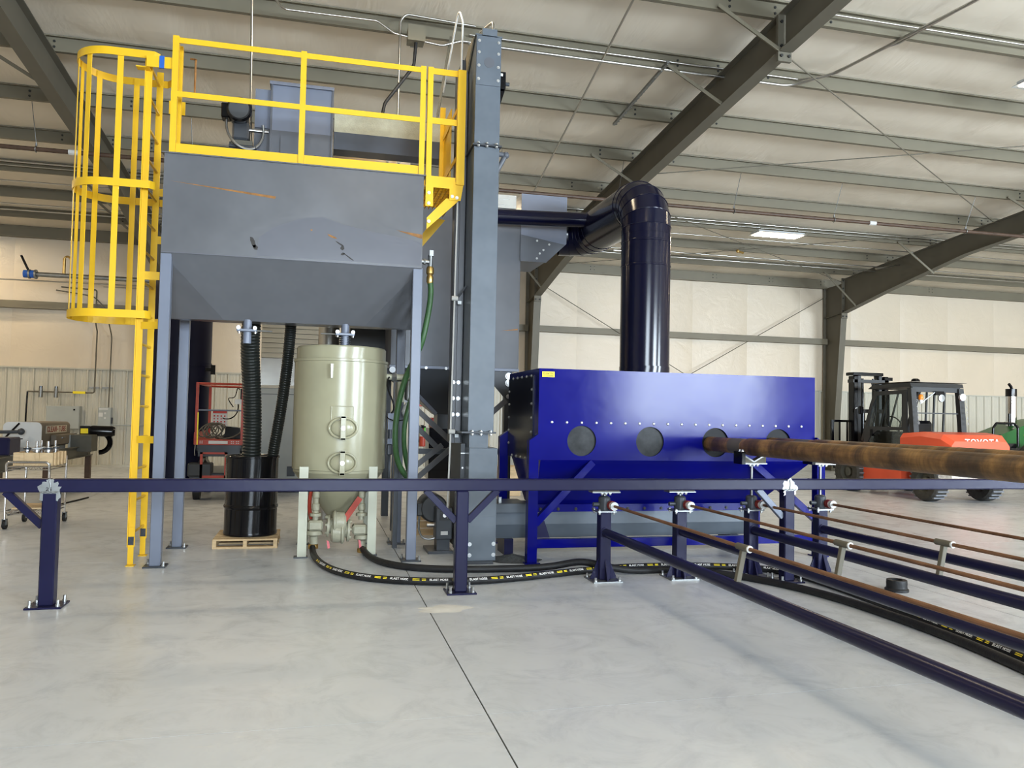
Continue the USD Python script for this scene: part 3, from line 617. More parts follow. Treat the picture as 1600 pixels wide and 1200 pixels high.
bb = MB()
for x, z in ((gx0+.035, 3.80), (gx0+.035, 3.69), (gx0+.33, 3.77), (gx1-.12, 3.78), (gx0+.04, 3.50)): bb.bolt((x, gy-.012, z), (0, -1, 0), .012, .012)
t.p('bolt_heads', bb, M['bolt'], kind='stuff')

# ================================================================ caged ladder
t = T('caged_ladder', 'yellow caged access ladder on the left side of the hopper', 'ladder', (-1.7, 8.62, 0))
ya, yb, lx = 8.33, 8.88, -1.69
def hb(mb, z, w=.075, th=.007):
    yc = (ya+yb)/2; hw = (yb-ya)/2+.085
    path = [(lx+.10, yc-hw+.05)]+[(lx+.06, yc-hw)]+[(-2.03, yc-hw)]+[(-2.03-hw*math.cos(q), yc+hw*math.sin(q)) for q in np.linspace(-np.pi/2, np.pi/2, 19)][1:-1]+[(-2.03, yc+hw), (lx+.06, yc+hw), (lx+.10, yc+hw-.05)]
    P = np.array(path); tn = np.gradient(P, axis=0); tn /= np.linalg.norm(tn, axis=1, keepdims=True); nn = np.c_[-tn[:, 1], tn[:, 0]]
    v = np.vstack([np.c_[P, np.full(len(P), z-w/2)], np.c_[P, np.full(len(P), z+w/2)], np.c_[P+nn*th, np.full(len(P), z+w/2)], np.c_[P+nn*th, np.full(len(P), z-w/2)]])
    n = len(P); f = []
    for k in range(4):
        q = (k+1) % 4; i = np.arange(n-1); f.append(np.stack([k*n+i, k*n+i+1, q*n+i+1, q*n+i], 1))
    mb.add(v, np.vstack(f)); return P
for z in (4.93, 3.66, 2.40):
    m = MB(30); P = hb(m, z); t.p('cage_hoop', m, M['yellow'])
yc = (ya+yb)/2; hw = (yb-ya)/2+.085
for k, q in enumerate((-90, -58, -22, 12, 48, 90)):
    px, py = -2.03-(hw-.008)*math.cos(rad(q)), yc+(hw-.008)*math.sin(rad(q))
    if abs(q) == 90: px = -1.93
    tx, ty = math.sin(rad(q)), math.cos(rad(q))
    t.p('cage_bar', MB().bar((px, py, 2.37), (px, py, 4.96), .055, .006, up=(-math.cos(rad(q)), math.sin(rad(q)), 0)), M['yellow'])
for y, zt in ((ya, 4.93), (yb, 5.02)):
    t.p('ladder_rail', MB().box(lx-.032, lx+.032, y-.005, y+.005, .17, zt).box(lx-.032, lx-.024, y-.03 if y == ya else y, y if y == ya else y+.03, .17, zt), M['yellow'])
    ft = t.p('adjustable_foot', MB().box(lx-.026, lx+.026, y-.012, y-.006, 0.0, .36).box(lx-.026, lx+.05, y-.09, y-.006, 0, .008), M['yellow'])
    t.p('foot_bolt', MB().box(lx-.025, lx+.025, y-.016, y-.011, .19, .27).bolt((lx, y-.016, .23), (0, -1, 0), .013, .014), M['dgrey'], parent=ft)
for k in range(16):
    z = .30+.3048*k; t.p('rung', MB(30).tube((lx, ya, z), (lx, yb, z), .0125, 10), M['yellow'])
for z in (3.25, 3.75): t.p('standoff', MB().box(lx, hx0-.002, yb-.004, yb+.004, z-.04, z+.04), M['yellow'])
for z in (2.30, 1.2): t.p('standoff', MB().bar((lx+.02, ya-.01, z), (-1.50, 8.235, z), .008, .07), M['yellow'])
t.p('standoff', MB().box(lx, -1.49, ya-.004, ya+.004, 2.75, 2.83), M['yellow'])
t.p('top_bracket', MB().box(lx, -1.43, ya-.13, ya-.12, 4.80, 4.91).box(lx-.1, lx+.02, ya-.10, ya-.01, 4.80, 4.81), M['yellow'])
t.p('side_gate_arm', MB().box(-1.60, -1.44, yb+.02, yb+.03, 4.60, 4.74), M['yellow'])
t.p('tape_wrap', MB().box(-1.575, -1.53, ya-.135, ya-.115, 4.795, 4.915), M['bluetape'], label='blue tape wrap')

# ================================================================ air wash box, trough, drive motor on the deck
t = T('air_wash_box', 'grey sheet-metal inlet box standing behind the yellow railing', 'machine', (-.3, 9.4, 3.967))
t.p('lower_body', MB().box(-.57, .08, 9.02, 9.5, 3.967, 4.58), M['grey2'])
t.p('hood', MB().box(-.57, .08, 9.02, 9.5, 4.58, 5.08), M['leg'])
t.p('hood_cap', MB().box(-.60, .09, 8.99, 9.5, 5.08, 5.115), M['leg'])
t.p('side_box', MB().box(-.75, -.575, 9.05, 9.5, 4.60, 5.03), M['leg']); t.p('side_box_base', MB().box(-.75, -.575, 9.05, 9.5, 3.967, 4.595), M['grey2'])
ip = t.p('inspection_door', MB().box(-.47, .04, 9.005, 9.02, 4.08, 4.50), M['grey2'])
bb = MB()
for x in (-.33, -.1): bb.bolt((x, 9.005, 4.30), (0, -1, 0), .02, .03)
t.p('door_knobs', bb, M['black'], parent=ip, kind='stuff')
t.p('corner_angle', MB().box(-.585, -.565, 9.0, 9.02, 3.967, 5.08).box(.07, .088, 9.0, 9.02, 3.967, 5.08), M['grey2'])
t = T('transfer_trough', 'long grey screw conveyor trough from the inlet box to the tower', 'machine', (.7, 9.3, 4.4))
t.p('cover', MB().box(.10, 1.40, 9.05, 9.45, 4.64, 4.85), M['valve'])
t.p('trough', MB().hull([(x, y, z) for x in (.10, 1.40) for y, z in ((9.05, 4.64), (9.45, 4.64), (9.13, 4.47), (9.37, 4.47))]), M['grey2'])
t = T('reclaim_drum', 'tan round separator drum behind the railing toe board', 'machine', (.6, 10.3, 4.35))
t.p('shell', MB(40).lathe([(0, 4.9), (.50, 4.9), (.50, 4.33), (.47, 4.285), (0, 4.285)], (.62, 10.55, 0), 'z', 40), M['beige'])
t.p('warning_label', MB().box(.93, .97, 10.055, 10.062, 4.68, 4.80), M['label']); bb = MB()
for x in (.3, .5, .6, .78, .92): bb.bolt((x, 10.06, 4.62+.06*(x > .7)), (0, -1, 0), .015, .015)
t.p('bolt_heads', bb, M['bolt'], kind='stuff')
t = T('drive_motor', 'black gear motor with silver cable beside the inlet box on the deck', 'motor', (-.92, 9.0, 4.5))
t.p('motor_body', MB(30).lathe([(0, -.16), (.10, -.16), (.125, -.13), (.13, -.05), (.13, .14), (.11, .17), (0, .17)], (-.90, 8.98, 4.72), nrm((.05, -1, -.12)), 24), M['black'])
t.p('fan_cover', MB(30).lathe([(0, 0), (.10, 0), (.112, -.02), (.112, -.05)], (-.895, 8.80, 4.70), nrm((.05, -1, -.12)), 24), M['char'])
t.p('terminal_box', MB().box(-1.08, -.99, 8.88, 9.03, 4.62, 4.78, .01), M['black'])
t.p('gearbox', MB().box(-.97, -.80, 8.95, 9.15, 4.42, 4.62, .02), M['dgrey'])
t.p('foot', MB().box(-.98, -.76, 8.95, 9.15, 4.36, 4.41), M['olive'])
t.p('shaft', MB(30).tube((-.82, 9.05, 4.56), (-.60, 9.05, 4.56), .022, 12), M['steelbright'])
t.p('flex_cable', MB(40).pipe(spline([(-1.03, 8.95, 4.62), (-1.0, 8.93, 4.45), (-.90, 8.92, 4.34), (-.78, 8.95, 4.32), (-.68, 9.0, 4.42), (-.66, 9.02, 4.62)], 40), .014, 8), M['galv'])
t.p('mount_post', MB().box(-1.0, -.94, 9.0, 9.2, 3.967, 4.40), M['dgrey'])
t.p('mount_shelf', MB().box(-1.0, -.72, 8.96, 9.2, 4.335, 4.36), M['dgrey'])

# ================================================================ bucket elevator tower
t = T('bucket_elevator', 'tall narrow grey bucket elevator tower with bolted casing', 'elevator', (1.63, 8.3, 0))
tx0, tx1, ty0, ty1 = 1.492, 1.757, 7.95, 8.34
t.p('boot', MB().box(1.505, 1.80, 7.93, 8.80, .03, 1.165, .004), M['tower'])
t.p('boot_foot', MB().box(1.50, 1.77, 7.90, 8.5, 0, .03), M['dgrey'])
t.p('lower_panel', MB().box(1.51, 1.795, 7.924, 7.93, .05, .47), M['tower'])
t.p('neck_casing', MB().box(tx0+.02, tx1-.05, ty0+.02, ty1, 1.165, 1.32), M['tower'])
t.p('front_casing', MB().box(tx0, tx1, ty0, ty1, 1.33, 4.26, .003), M['tower'])
t.p('front_casing', MB().box(tx0, tx1, ty0, ty1, 4.28, 5.42, .003), M['tower'])
t.p('casing_flange', MB().box(tx0-.07, tx1+.02, ty0-.035, ty1, 1.312, 1.33), M['dgrey'])
t.p('casing_flange', MB().box(tx0-.02, tx1+.02, ty0-.03, ty1, 4.262, 4.278), M['dgrey'])
t.p('head_cover', MB().box(tx0+.005, tx1-.003, ty0-.008, ty0-.001, 4.90, 5.40), M['tower'])
t.p('inspection_disc', MB(30).tube((1.63, ty0-.010, 5.14), (1.63, ty0-.008, 5.14), .055, 24), M['grey2'])
t.p('head_lid', MB().box(tx0+.06, tx1-.05, ty0-.02, ty1-.1, 5.42, 5.49), M['tower'])
t.p('head_top', MB().box(tx0-.01, tx1+.01, ty0-.005, 8.8, 5.42, 5.432), M['tower'])
bb = MB()
for z in (4.96, 5.10, 5.24, 5.36):
    for x in (tx0+.03, tx1-.03): bb.bolt((x, ty0-.008, z), (0, -1, 0), .011, .01)
for z, q in ((4.25, 3), (1.295, 3)):
    for x in (tx0+.04, tx0+.13, tx0+.23): bb.bolt((x, ty0-.022, z+.035), (0, 0, 1), .012, .016).bolt((x, ty0-.022, z+.012), (0, 0, -1), .012, .016)
for x in (1.53, 1.775):
    for z in (.09, .20): bb.bolt((x, 7.925, z), (0, -1, 0), .014, .012)
t.p('bolt_heads', bb, M['bolt'], kind='stuff')
# return leg behind: flanged casing halves, bolts facing the front
t.p('return_casing', MB().box(1.43, 1.79, 8.42, 8.86, 1.2, 5.35), M['dgrey'])
for x0_, x1_ in ((1.372, 1.424), (1.428, 1.484)):
    t.p('joint_flange', MB().box(x0_, x1_, 8.345, 8.36, 1.2, 5.2), M['grey2'])
bb = MB()
for k in range(3):
    z = 1.50+k*.17
    for x in (1.398, 1.452): bb.bolt((x, 8.345, z), (0, -1, 0), .014, .012, 8)
t.p('flange_bolts', bb, M['bolt'], kind='stuff')
t.p('boot_side', MB().box(1.46, 1.505, 8.15, 8.8, .1, 1.20), M['dgrey'])
bb = MB()
for k in range(5): bb.bolt((1.464+k*.009, 8.15, 1.10), (0, -1, 0), .004, .006)
for z in (.95, .75, .55): bb.bolt((1.48, 8.15, z), (0, -1, 0), .007, .008)
t.p('boot_bolts', bb, M['bolt'], kind='stuff')
t.p('head_side_bracket', MB().hull([(1.47, y, z) for y, z in ((8.0, 5.42), (8.62, 5.0), (8.75, 5.2), (8.3, 5.44))]+[(1.485, y, z) for y, z in ((8.0, 5.42), (8.62, 5.0), (8.75, 5.2), (8.3, 5.44))]), M['purlin'])
t.p('take_up', MB(30).tube((1.44, 8.45, 5.12), (1.44, 8.45, 5.32), .02, 10).tube((1.40, 8.45, 5.14), (1.49, 8.45, 5.14), .035, 12), M['galv'])
pl = t.p('pulley_guard', MB().box(1.762, 1.872, 8.22, 8.40, 5.0, 5.185), M['black'])
t.p('guard_label', MB().box(1.785, 1.84, 8.214, 8.22, 5.135, 5.165), M['label'], parent=pl)
t.p('head_motor', MB().hull([(x, y, z) for y in (8.25, 8.4) for x, z in ((1.765, 4.99), (1.87, 4.99), (1.83, 4.86), (1.765, 4.70))]), M['black'])
t.p('head_shaft', MB(30).tube((1.87, 8.3, 5.09), (1.93, 8.3, 5.09), .02, 12), M['dgrey'])
# spout pipe on the right side of the tower
S('spout_pipe', MB(40).pipe(fillet([(1.785, 8.7, 4.45), (2.0, 8.7, 4.45), (1.90, 8.71, 4.25), (1.80, 8.72, 4.05)], .03, 5), .028, 12).sphere((2.0, 8.7, 4.445), .04, 2), M['grey2'], 'grey bent spout pipe on the right side of the tower', 'pipe')
# conduit running up the tower
t = T('white_conduit', 'thin white conduit running up the left side of the tower', 'conduit', (1.36, 8.05, 0))
t.p('riser', MB(40).pipe(fillet([(1.352, 8.27, .52), (1.368, 8.27, 1.25), (1.400, 8.27, 5.70), (1.385, 8.45, 5.93), (1.33, 9.1, 5.25)], .12, 8), .0105, 10), M['label'])
for z in (1.32, 2.72):
    cl = t.p('clamp', MB(30).tube((1.345, 8.255, z), (1.41, 8.255, z), .025, 10), M['label']); t.p('clamp_arm', MB().bar((1.40, 8.25, z), (1.49, 8.22, z+.13 if z > 2 else z-.03), .012, .02), M['dgrey'], parent=cl); t.p('clamp_plate', MB().box(1.41, 1.45, 8.25, 8.262, z-.06, z-.025), M['galv'], parent=cl)
S('tower_conduit', MB(40).pipe(fillet([(1.70, 8.1, 5.44), (1.70, 8.1, 5.66), (1.64, 8.5, 5.72), (1.58, 8.9, 5.40)], .08, 8), .014, 10), M['conduit'], 'short bent conduit arching over the top of the tower', 'conduit')

# boot drive motor at the tower's foot
t = T('boot_motor', 'dark grey motor with control box at the foot of the tower', 'motor', (1.28, 8.7, 0))
t.p('motor_body', MB(30).lathe([(0, -.16), (.14, -.16), (.155, -.13), (.155, .13), (.14, .16), (0, .16)], (1.27, 8.85, .47), (0, 1., 0), 28), M['dgrey'])
t.p('end_bell', MB(30).lathe([(0, -.02), (.135, -.02), (.15, 0)], (1.275, 8.69, .47), (0, 1., 0), 28), M['char'])
t.p('terminal_box', MB().box(1.09, 1.15, 8.68, 8.85, .39, .53, .008), M['char'])
t.p('cable', MB(40).pipe(spline([(1.12, 8.7, .39), (1.11, 8.66, .26), (1.15, 8.62, .17), (1.24, 8.60, .155), (1.31, 8.60, .20)], 30), .012, 8), M['galv'])
gb = t.p('gear_housing', MB().box(1.27, 1.45, 8.50, 8.68, .16, .50, .01), M['dgrey'])
t.p('selector_plate', MB().box(1.31, 1.42, 8.494, 8.50, .36, .47), M['char'], parent=gb)
t.p('selector_knob', MB(30).tube((1.36, 8.47, .42), (1.36, 8.495, .42), .022, 12).sphere((1.395, 8.49, .395), .014, 1), M['chrome'], parent=gb)
t.p('name_plate', MB().box(1.325, 1.40, 8.494, 8.50, .21, .25), M['label'], parent=gb)
t.p('shaft', MB(30).tube((1.19, 8.62, .30), (1.28, 8.62, .30), .022, 10).tube((1.45, 8.58, .30), (1.52, 8.58, .30), .018, 10), M['steelbright'])
t.p('stand', MB().box(1.20, 1.47, 8.55, 8.95, 0, .03).box(1.30, 1.44, 8.6, 8.8, .03, .17), M['dgrey'])

# ================================================================ dust reclaimer cabinet behind the tower
t = T('dust_collector', 'big dark grey dust collector cabinet on braced legs behind the tower', 'machine', (1.75, 10.9, 0))
dx0, dx1, dy0, dy1 = .90, 2.60, 10.30, 11.9
t.p('cabinet', MB().box(dx0, dx1, dy0, dy1, 2.12, 4.22, .006), M['grey2'])
t.p('upper_cap', MB().box(dx0-.02, dx1-.05, dy0+.02, dy1, 4.22, 4.27), M['grey2'])
t.p('lower_flange', MB().box(dx0-.01, dx1+.0, dy0-.03, dy1, 2.085, 2.12), M['leg'])
ox0, ox1 = 1.58, 1.95
t.p('cone', MB().hull([(x, y, 2.085) for x in (dx0+.02, dx1-.25) for y in (dy0, dy1)]+[(x, y, 1.5) for x in (ox0, ox1) for y in (10.75, 11.2)]), M['dgrey'])
t.p('cone_edge_angle', MB().bar((dx0+.02, dy0-.005, 2.08), (ox0-.01, 10.74, 1.5), .03, .05), M['leg'])
t.p('outlet_chute', MB().box(ox0+.02, ox1-.02, 10.8, 11.15, 1.30, 1.5), M['dgrey'])
for x in (1.0, 2.46):
    for y in (dy0+.05, dy1-.06): t.p('leg', MB().box(x-.045, x+.055, y-.05, y+.05, 0, 2.09), M['dgrey'])
t.p('gusset', MB().prism([(2.42, 2.08), (2.10, 2.08), (2.42, 1.72)], 'y', dy0-.012, dy0), M['dgrey'])
bb = MB()
for z in (2.02, 1.93): bb.bolt((2.465, dy0-.01, z), (0, -1, 0), .032, .02, 8)
bb.bolt((2.465, dy0-.01, 1.75), (0, -1, 0), .02, .015, 8)
for x in (1.36, 1.62): bb.bolt((x, dy0-.03, 2.095), (0, -1, 0), .013, .012, 8)
t.p('bolt_heads', bb, M['bolt'], kind='stuff')
for p0, p1 in (((1.0, dy0, 1.78), (2.3, dy0, .63)), ((1.0, dy0+.1, 1.60), (1.66, dy0+.1, .95)), ((2.44, dy0, 1.70), (1.2, dy0, .60)), ((1.0, dy0, .62), (1.6, dy0, 1.10))):
    t.p('cross_brace', MB().bar(p0, p1, .012, .07), M['grey'])
t.p('brace_beam', MB().box(1.3, 2.4, dy0+.02, dy0+.08, .98, 1.05), M['dgrey'])
t.p('rear_box', MB().box(.42, dx0, 11.2, dy1, 2.2, 3.6), M['dgrey'])
t.p('top_brace', MB().bar((.45, dy0+.4, 2.25), (.95, dy0+.4, 2.02), .05, .09), M['grey2'])
t.p('scratch_mark', MB().hull([(x, dy0-d, z) for x, z in ((2.35, 2.62), (2.58, 2.66), (2.58, 2.64)) for d in (0, .0015)]), M['scuff'])
t.p('outlet_box', MB().prism([(dx1, 3.62), (3.0, 3.62), (3.24, 3.85), (3.24, 4.49), (dx1, 4.49)], 'y', 10.3, 11.3), M['leg'])
t.p('outlet_transition', MB().prism([(dx1-.01, 3.57), (2.95, 3.57), (3.22, 3.83), (dx1-.01, 3.93)], 'y', 10.28, 10.30), M['grey2'])
bb = MB()
for x, z in ((2.82, 3.62), (2.86, 3.69), (2.91, 3.74), (2.99, 3.82), (2.82, 3.86)): bb.bolt((x, 10.28, z), (0, -1, 0), .01, .01)
t.p('rivets', bb, M['bolt'], kind='stuff')
# light channel with bolts seen on top at the right of the tower
t.p('vent_channel', MB().box(2.15, 2.55, 10.4, 10.5, 4.30, 4.48).box(2.15, 2.45, 10.38, 10.40, 4.34, 4.38).box(2.15, 2.45, 10.38, 10.40, 4.42, 4.45), M['conduit'])

# ================================================================ ducts
t = T('exhaust_duct', 'tall dark blue round exhaust duct with elbow above the cabinet', 'duct', (3.675, 8.6, 2.0))
R = .285; dc = (3.675, 8.60)
segs = [(1.996, 3.25), (3.26, 3.53), (3.54, 3.625)]
for z0, z1 in segs: t.p('duct_section', MB(30).tube((*dc, z0), (*dc, z1), R, 48), M['navyduct'])
t.p('base_collar', MB(30).lathe([(R+.002, 1.994), (R+.05, 1.994), (R+.05, 2.004), (R+.004, 2.008), (R+.004, 2.09), (R, 2.09)], (*dc, 0), 'z', 48), M['navyduct'])
for z in (3.255, 3.535): t.p('seam_band', MB(30).lathe([(R, -.012), (R+.005, -.008), (R+.005, .008), (R, .012)], (*dc, z), 'z', 48), M['navyduct'])
zc, br = 4.06, .36
path = [np.array([dc[0], dc[1], 3.62]), np.array([dc[0], dc[1], 3.70])]+[np.array([dc[0], dc[1]+br-br*math.cos(q), 3.70+br*math.sin(q)]) for q in np.linspace(0, np.pi/2, 6)[1:]]
br2, yc2 = .42, 10.72
path += [np.array([dc[0], yc2-br2-.18, zc])]+[np.array([dc[0]-br2+br2*math.cos(q), yc2-br2+br2*math.sin(q), zc]) for q in np.linspace(0, np.pi/2, 5)]
def gores(path, r, n=48):
    "mitred rings at each path point; one mesh per gore"
    P = np.array(path); d = np.diff(P, axis=0); d /= np.linalg.norm(d, axis=1, keepdims=True); rings = []
    an = np.arange(n)*2*np.pi/n; a = nrm(np.cross(d[0], (0, 1, 0)))
    for k in range(len(P)):
        u = d[max(k-1, 0)]; w = d[min(k, len(d)-1)]; m = nrm(u+w)
        a = nrm(a-u*(a@u)); b_ = np.cross(u, a)
        ring = P[k]+r*(np.cos(an)[:, None]*a+np.sin(an)[:, None]*b_)
        rings.append(ring-np.outer((ring-P[k])@m/(u@m), u))
        a = nrm(a-w*(a@w))
    out = []; i = np.arange(n); j = (i+1) % n
    for k in range(len(P)-1): out.append(MB(30).add(np.vstack([rings[k], rings[k+1]]), np.vstack([np.c_[i, j, j+n], np.c_[i, j+n, i+n]])))
    return out, rings
gs, rg_ = gores(path, R)
for k, g in enumerate(gs): t.p('elbow_gore' if k != 6 else 'duct_section', g, M['navyduct'])
for k in range(1, len(path)-1): t.p('seam_band', MB(40).pipe(rg_[k], .006, 6, closed=True), M['navyduct'])
S('vacuum_duct', MB(30).pipe([(1.85, 10.12, 4.09), (3.46, 10.04, 4.13)], .098, 24), M['navyduct'], 'slim dark blue horizontal duct crossing the grey cabinet', 'duct')

# ================================================================ blue blast cabinet
t = T('blast_cabinet', 'large bright blue blast cabinet with four round ports and a yellow maker label', 'machine', (3.83, 8.5, 0))
bx0, bx1, by0, by1, bz0, bz1 = 2.217, 5.44, 7.90, 9.20, 1.05, 1.985
M['cleanrubber'] = pm('clean_black_rubber', (.006, .006, .007), .4, spec=.1)
PORT = [2.689, 3.453, 4.218, 4.982]
front = Polygon([(bx0, bz0), (bx1, bz0), (bx1, bz1), (bx0, bz1)])
for px in PORT: front = front.difference(shapely.Point(px, 1.25).buffer(.158, 24))
t.p('front_panel', MB().prism(front, 'y', by0, by0+.012), M['blue'])
t.p('rear_panel', MB().box(bx0, bx1, by1-.012, by1, bz0, bz1), M['blue'])
t.p('top_panel', MB().box(bx0, bx1, by0, by1, bz1-.0, bz1+.008), M['blue'])
sp = t.p('side_panel', MB().box(bx0, bx0+.012, by0+.012, by1-.012, bz0, bz1), M['blue'])
t.p('side_panel', MB().box(bx1-.012, bx1, by0+.012, by1-.012, bz0, bz1), M['blue'])
t.p('access_door', MB().box(bx0-.012, bx0, by0+.20, by1-.02, bz0-.02, bz1-.06), M['navyduct'], parent=sp, label='bolted side door')
bb = MB()
for k in range(5): 
    y = by0+.26+k*.20; bb.bolt((bx0-.012, y, 1.925-.012*k*0), (-1, 0, 0), .011, .012).bolt((bx0-.012, y, 1.045), (-1, 0, 0), .011, .012)
for z in (1.78, 1.63, 1.48, 1.33, 1.18): bb.bolt((bx0-.012, by0+.235, z), (-1, 0, 0), .011, .012).bolt((bx0-.012, by1-.06, z), (-1, 0, 0), .011, .012)
t.p('door_bolts', bb, M['bolt'], parent=sp, kind='stuff')
for k in range(19): t.p('button_bolt', MB(30).lathe([(0, .010), (.010, .008), (.0155, .002), (.0155, 0)], (2.362+k*(5.27-2.362)/18, by0, 1.440), (0, -1., 0), 12), M['bolt'])
for px in PORT:
    pt = t.p('port_curtain', MB().tube((px, by0+.022, 1.25), (px, by0+.034, 1.25), .175, 36), M['rubberdisc'] if px < 4 else M['cleanrubber'])
lb = t.p('maker_label', MB().box(bx0+.03, bx0+.165, by0-.002, by0, 1.905, 1.962), M['ylabel'], label='yellow maker label')
t.p('label_text', MB().text('CLEMTEX', .017, (bx0+.042, by0-.0021, 1.932), (1, 0, 0), (0, 0, 1), .0006, True, .11).box(bx0+.05, bx0+.15, by0-.003, by0-.002, 1.915, 1.920), M['ink'], parent=lb)
# tapered lower body
fz = .55
T_ = [(bx0+.03, by0+.004, bz0), (bx1-.03, by0+.004, bz0), (bx1-.03, by1-.004, bz0), (bx0+.03, by1-.004, bz0)]
L_ = [(bx0+.10, 8.33, fz), (bx1-.45, 8.33, fz), (bx1-.45, 8.78, fz), (bx0+.10, 8.78, fz)]
for k, nm in enumerate(('front', 'right', 'rear', 'left')):
    q = (k+1) % 4; t.p('hopper_plate', MB().add([T_[k], T_[q], L_[q], L_[k]], [[0, 1, 2, 3]]), M['blue'])
t.p('hopper_flange', MB().box(bx0+.05, bx1-.40, 8.29, 8.34, .47, .55), M['blue'])
bb = MB()
for k in range(14): bb.bolt((bx0+.15+k*.2, 8.29, .50), (0, -1, 0), .012, .012)
t.p('flange_bolts', bb, M['darkbolt'], kind='stuff')
for x, s in ((bx0-.055, 1), (bx1+.05, -1)):
    for y in (by0+.0, by1+.04):
        m = MB().prism([(x-.05, 0.012), (x+.05, .012), (x+.05, 1.25 if s < 0 else 1.32), (x-.05, 1.32 if s < 0 else 1.25)], 'y', y-.05, y+.05)
        lp = t.p('leg', m, M['blue']); t.p('foot_plate', MB().box(x-.08, x+.08, y-.08, y+.08, 0, .012), M['blue'], parent=lp)
ly = by0-.0
t.p('front_beam', MB().box(bx0-.005, bx1, ly-.04, ly+.04, .155, .245, .004), M['blue'])
t.p('rear_beam', MB().box(bx0-.005, bx1, by1, by1+.08, .155, .245, .004), M['blue'])
for xa, xb in ((bx0-.02, bx0+.60), (bx1+.02, bx1-.76)):
    t.p('diagonal_strut', MB().bar((xa, ly, .40), (xb, ly+.03, 1.03), .07, .075, b=.003), M['blue'])
t.p('gusset', MB().prism([(bx0-.005, .245), (bx0+.16, .245), (bx0+.10, .42), (bx0-.005, .42)], 'y', ly+.06, ly+.07), M['navy'])
t.p('clip_box', MB().box(bx1+.0, bx1+.03, 7.98, 8.03, 1.24, 1.27).tube((bx1+.01, 8.0, 1.27), (bx1+.012, 8.0, 1.42), .006, 6), M['black'])
# screw conveyor trough under the cabinet
t = T('screw_conveyor', 'low grey screw conveyor trough running under the blue cabinet', 'conveyor', (3.1, 8.55, .15))
t.p('trough', MB().prism([(8.36, .545), (8.76, .545), (8.76, .33), (8.66, .17), (8.46, .17), (8.36, .33)], 'x', 1.802, 4.98), M['tower'])
t.p('feed_cover', MB().box(1.802, 2.24, 8.30, 8.80, .46, .56, .006), M['tower'])
t.p('end_support', MB().box(4.7, 4.8, 8.4, 8.72, 0, .17), M['navy']); t.p('end_support', MB().box(2.0, 2.1, 8.4, 8.72, 0, .17), M['navy'])
t.p('lid_bolt', MB().box(1.93, 1.96, 8.4, 8.43, .56, .62), M['galv'])
# pile of spent abrasive
def mound(cx, cy, rx, ry, h, seed):
    n, m = 40, 14; an = np.arange(n)*2*np.pi/n; V = [[cx, cy, h]]
    for k in range(1, m+1):
        q = k/m; rr = 1+.25*(meshkit.noise(np.c_[np.cos(an)*2+seed, np.sin(an)*2, 0*an])-.5)*2
        x, y = cx+rx*q*rr*np.cos(an), cy+ry*q*rr*np.sin(an); z = h*(1-q)**1.3*(1+.3*(meshkit.noise(np.c_[x*14, y*14, 0*x], seed)-.5)); z = z if k < m else 0*z
        V += list(np.c_[x, y, z])
    V = np.array(V); F = [[0, 1+i, 1+(i+1) % n] for i in range(n)]
    for k in range(m-1):
        for i in range(n):
            a0, a1 = 1+k*n+i, 1+k*n+(i+1) % n; F += [[a0, a0+n, a1+n], [a0, a1+n, a1]]
    return MB(True).add(V, F)
S('abrasive_pile', mound(2.02, 8.10, .30, .24, .07, 3), M['sand'], 'dark spilled abrasive heap at the foot of the tower', 'heap', kind='stuff')
S('abrasive_dust', mound(1.0, 6.15, .20, .12, .005, 5), M['dust'], 'pale patch of spilled dust on the floor before the hoses', 'dust', kind='stuff')

# ================================================================ khaki pressure tank
t = T('pressure_tank', 'khaki cylindrical blast pot with cone bottom on four legs', 'tank', (.25, 8.95, 0))
cx, cy, rt = .252, 8.95, .497
t.p('shell', MB(30).lathe([(.06, .36), (.10, .36), (.44, .80), (rt-.012, .86), (rt-.012, .885), (rt, .89), (rt, 2.03)], (cx, cy, 0), 'z', 64), M['tank'])
t.p('lid_band', MB(30).lathe([(rt, 2.03), (rt+.008, 2.035), (rt+.008, 2.06), (rt-.018, 2.065), (rt-.018, 2.185), (rt-.03, 2.20), (0, 2.20)], (cx, cy, 0), 'z', 64), M['tank'])
t.p('lifting_lug', MB().prism([(cx-.125, 2.0), (cx-.095, 2.0), (cx-.10, 1.85), (cx-.12, 1.85)], 'y', cy-rt-.025, cy-rt+.02), M['tank'])
npu, npw = np.meshgrid(np.linspace(-.21, .24, 13), [1.40, 1.56], indexing='ij')
def npat(r): return np.stack([cx+r*np.sin(npu), cy-r*np.cos(npu), npw], -1).reshape(-1, 3)
_i = np.arange(12)*2; _f = np.stack([_i, _i+2, _i+3, _i+1], 1)
t.p('name_plate', MB(True).add(npat(rt+.004), _f), M['tank'], label='embossed name plate')
t.p('name_plate_frame', MB(40).pipe(np.vstack([npat(rt+.003).reshape(13, 2, 3)[:, 0], npat(rt+.003).reshape(13, 2, 3)[::-1, 1]]), .0045, 6, closed=True), M['tank'])
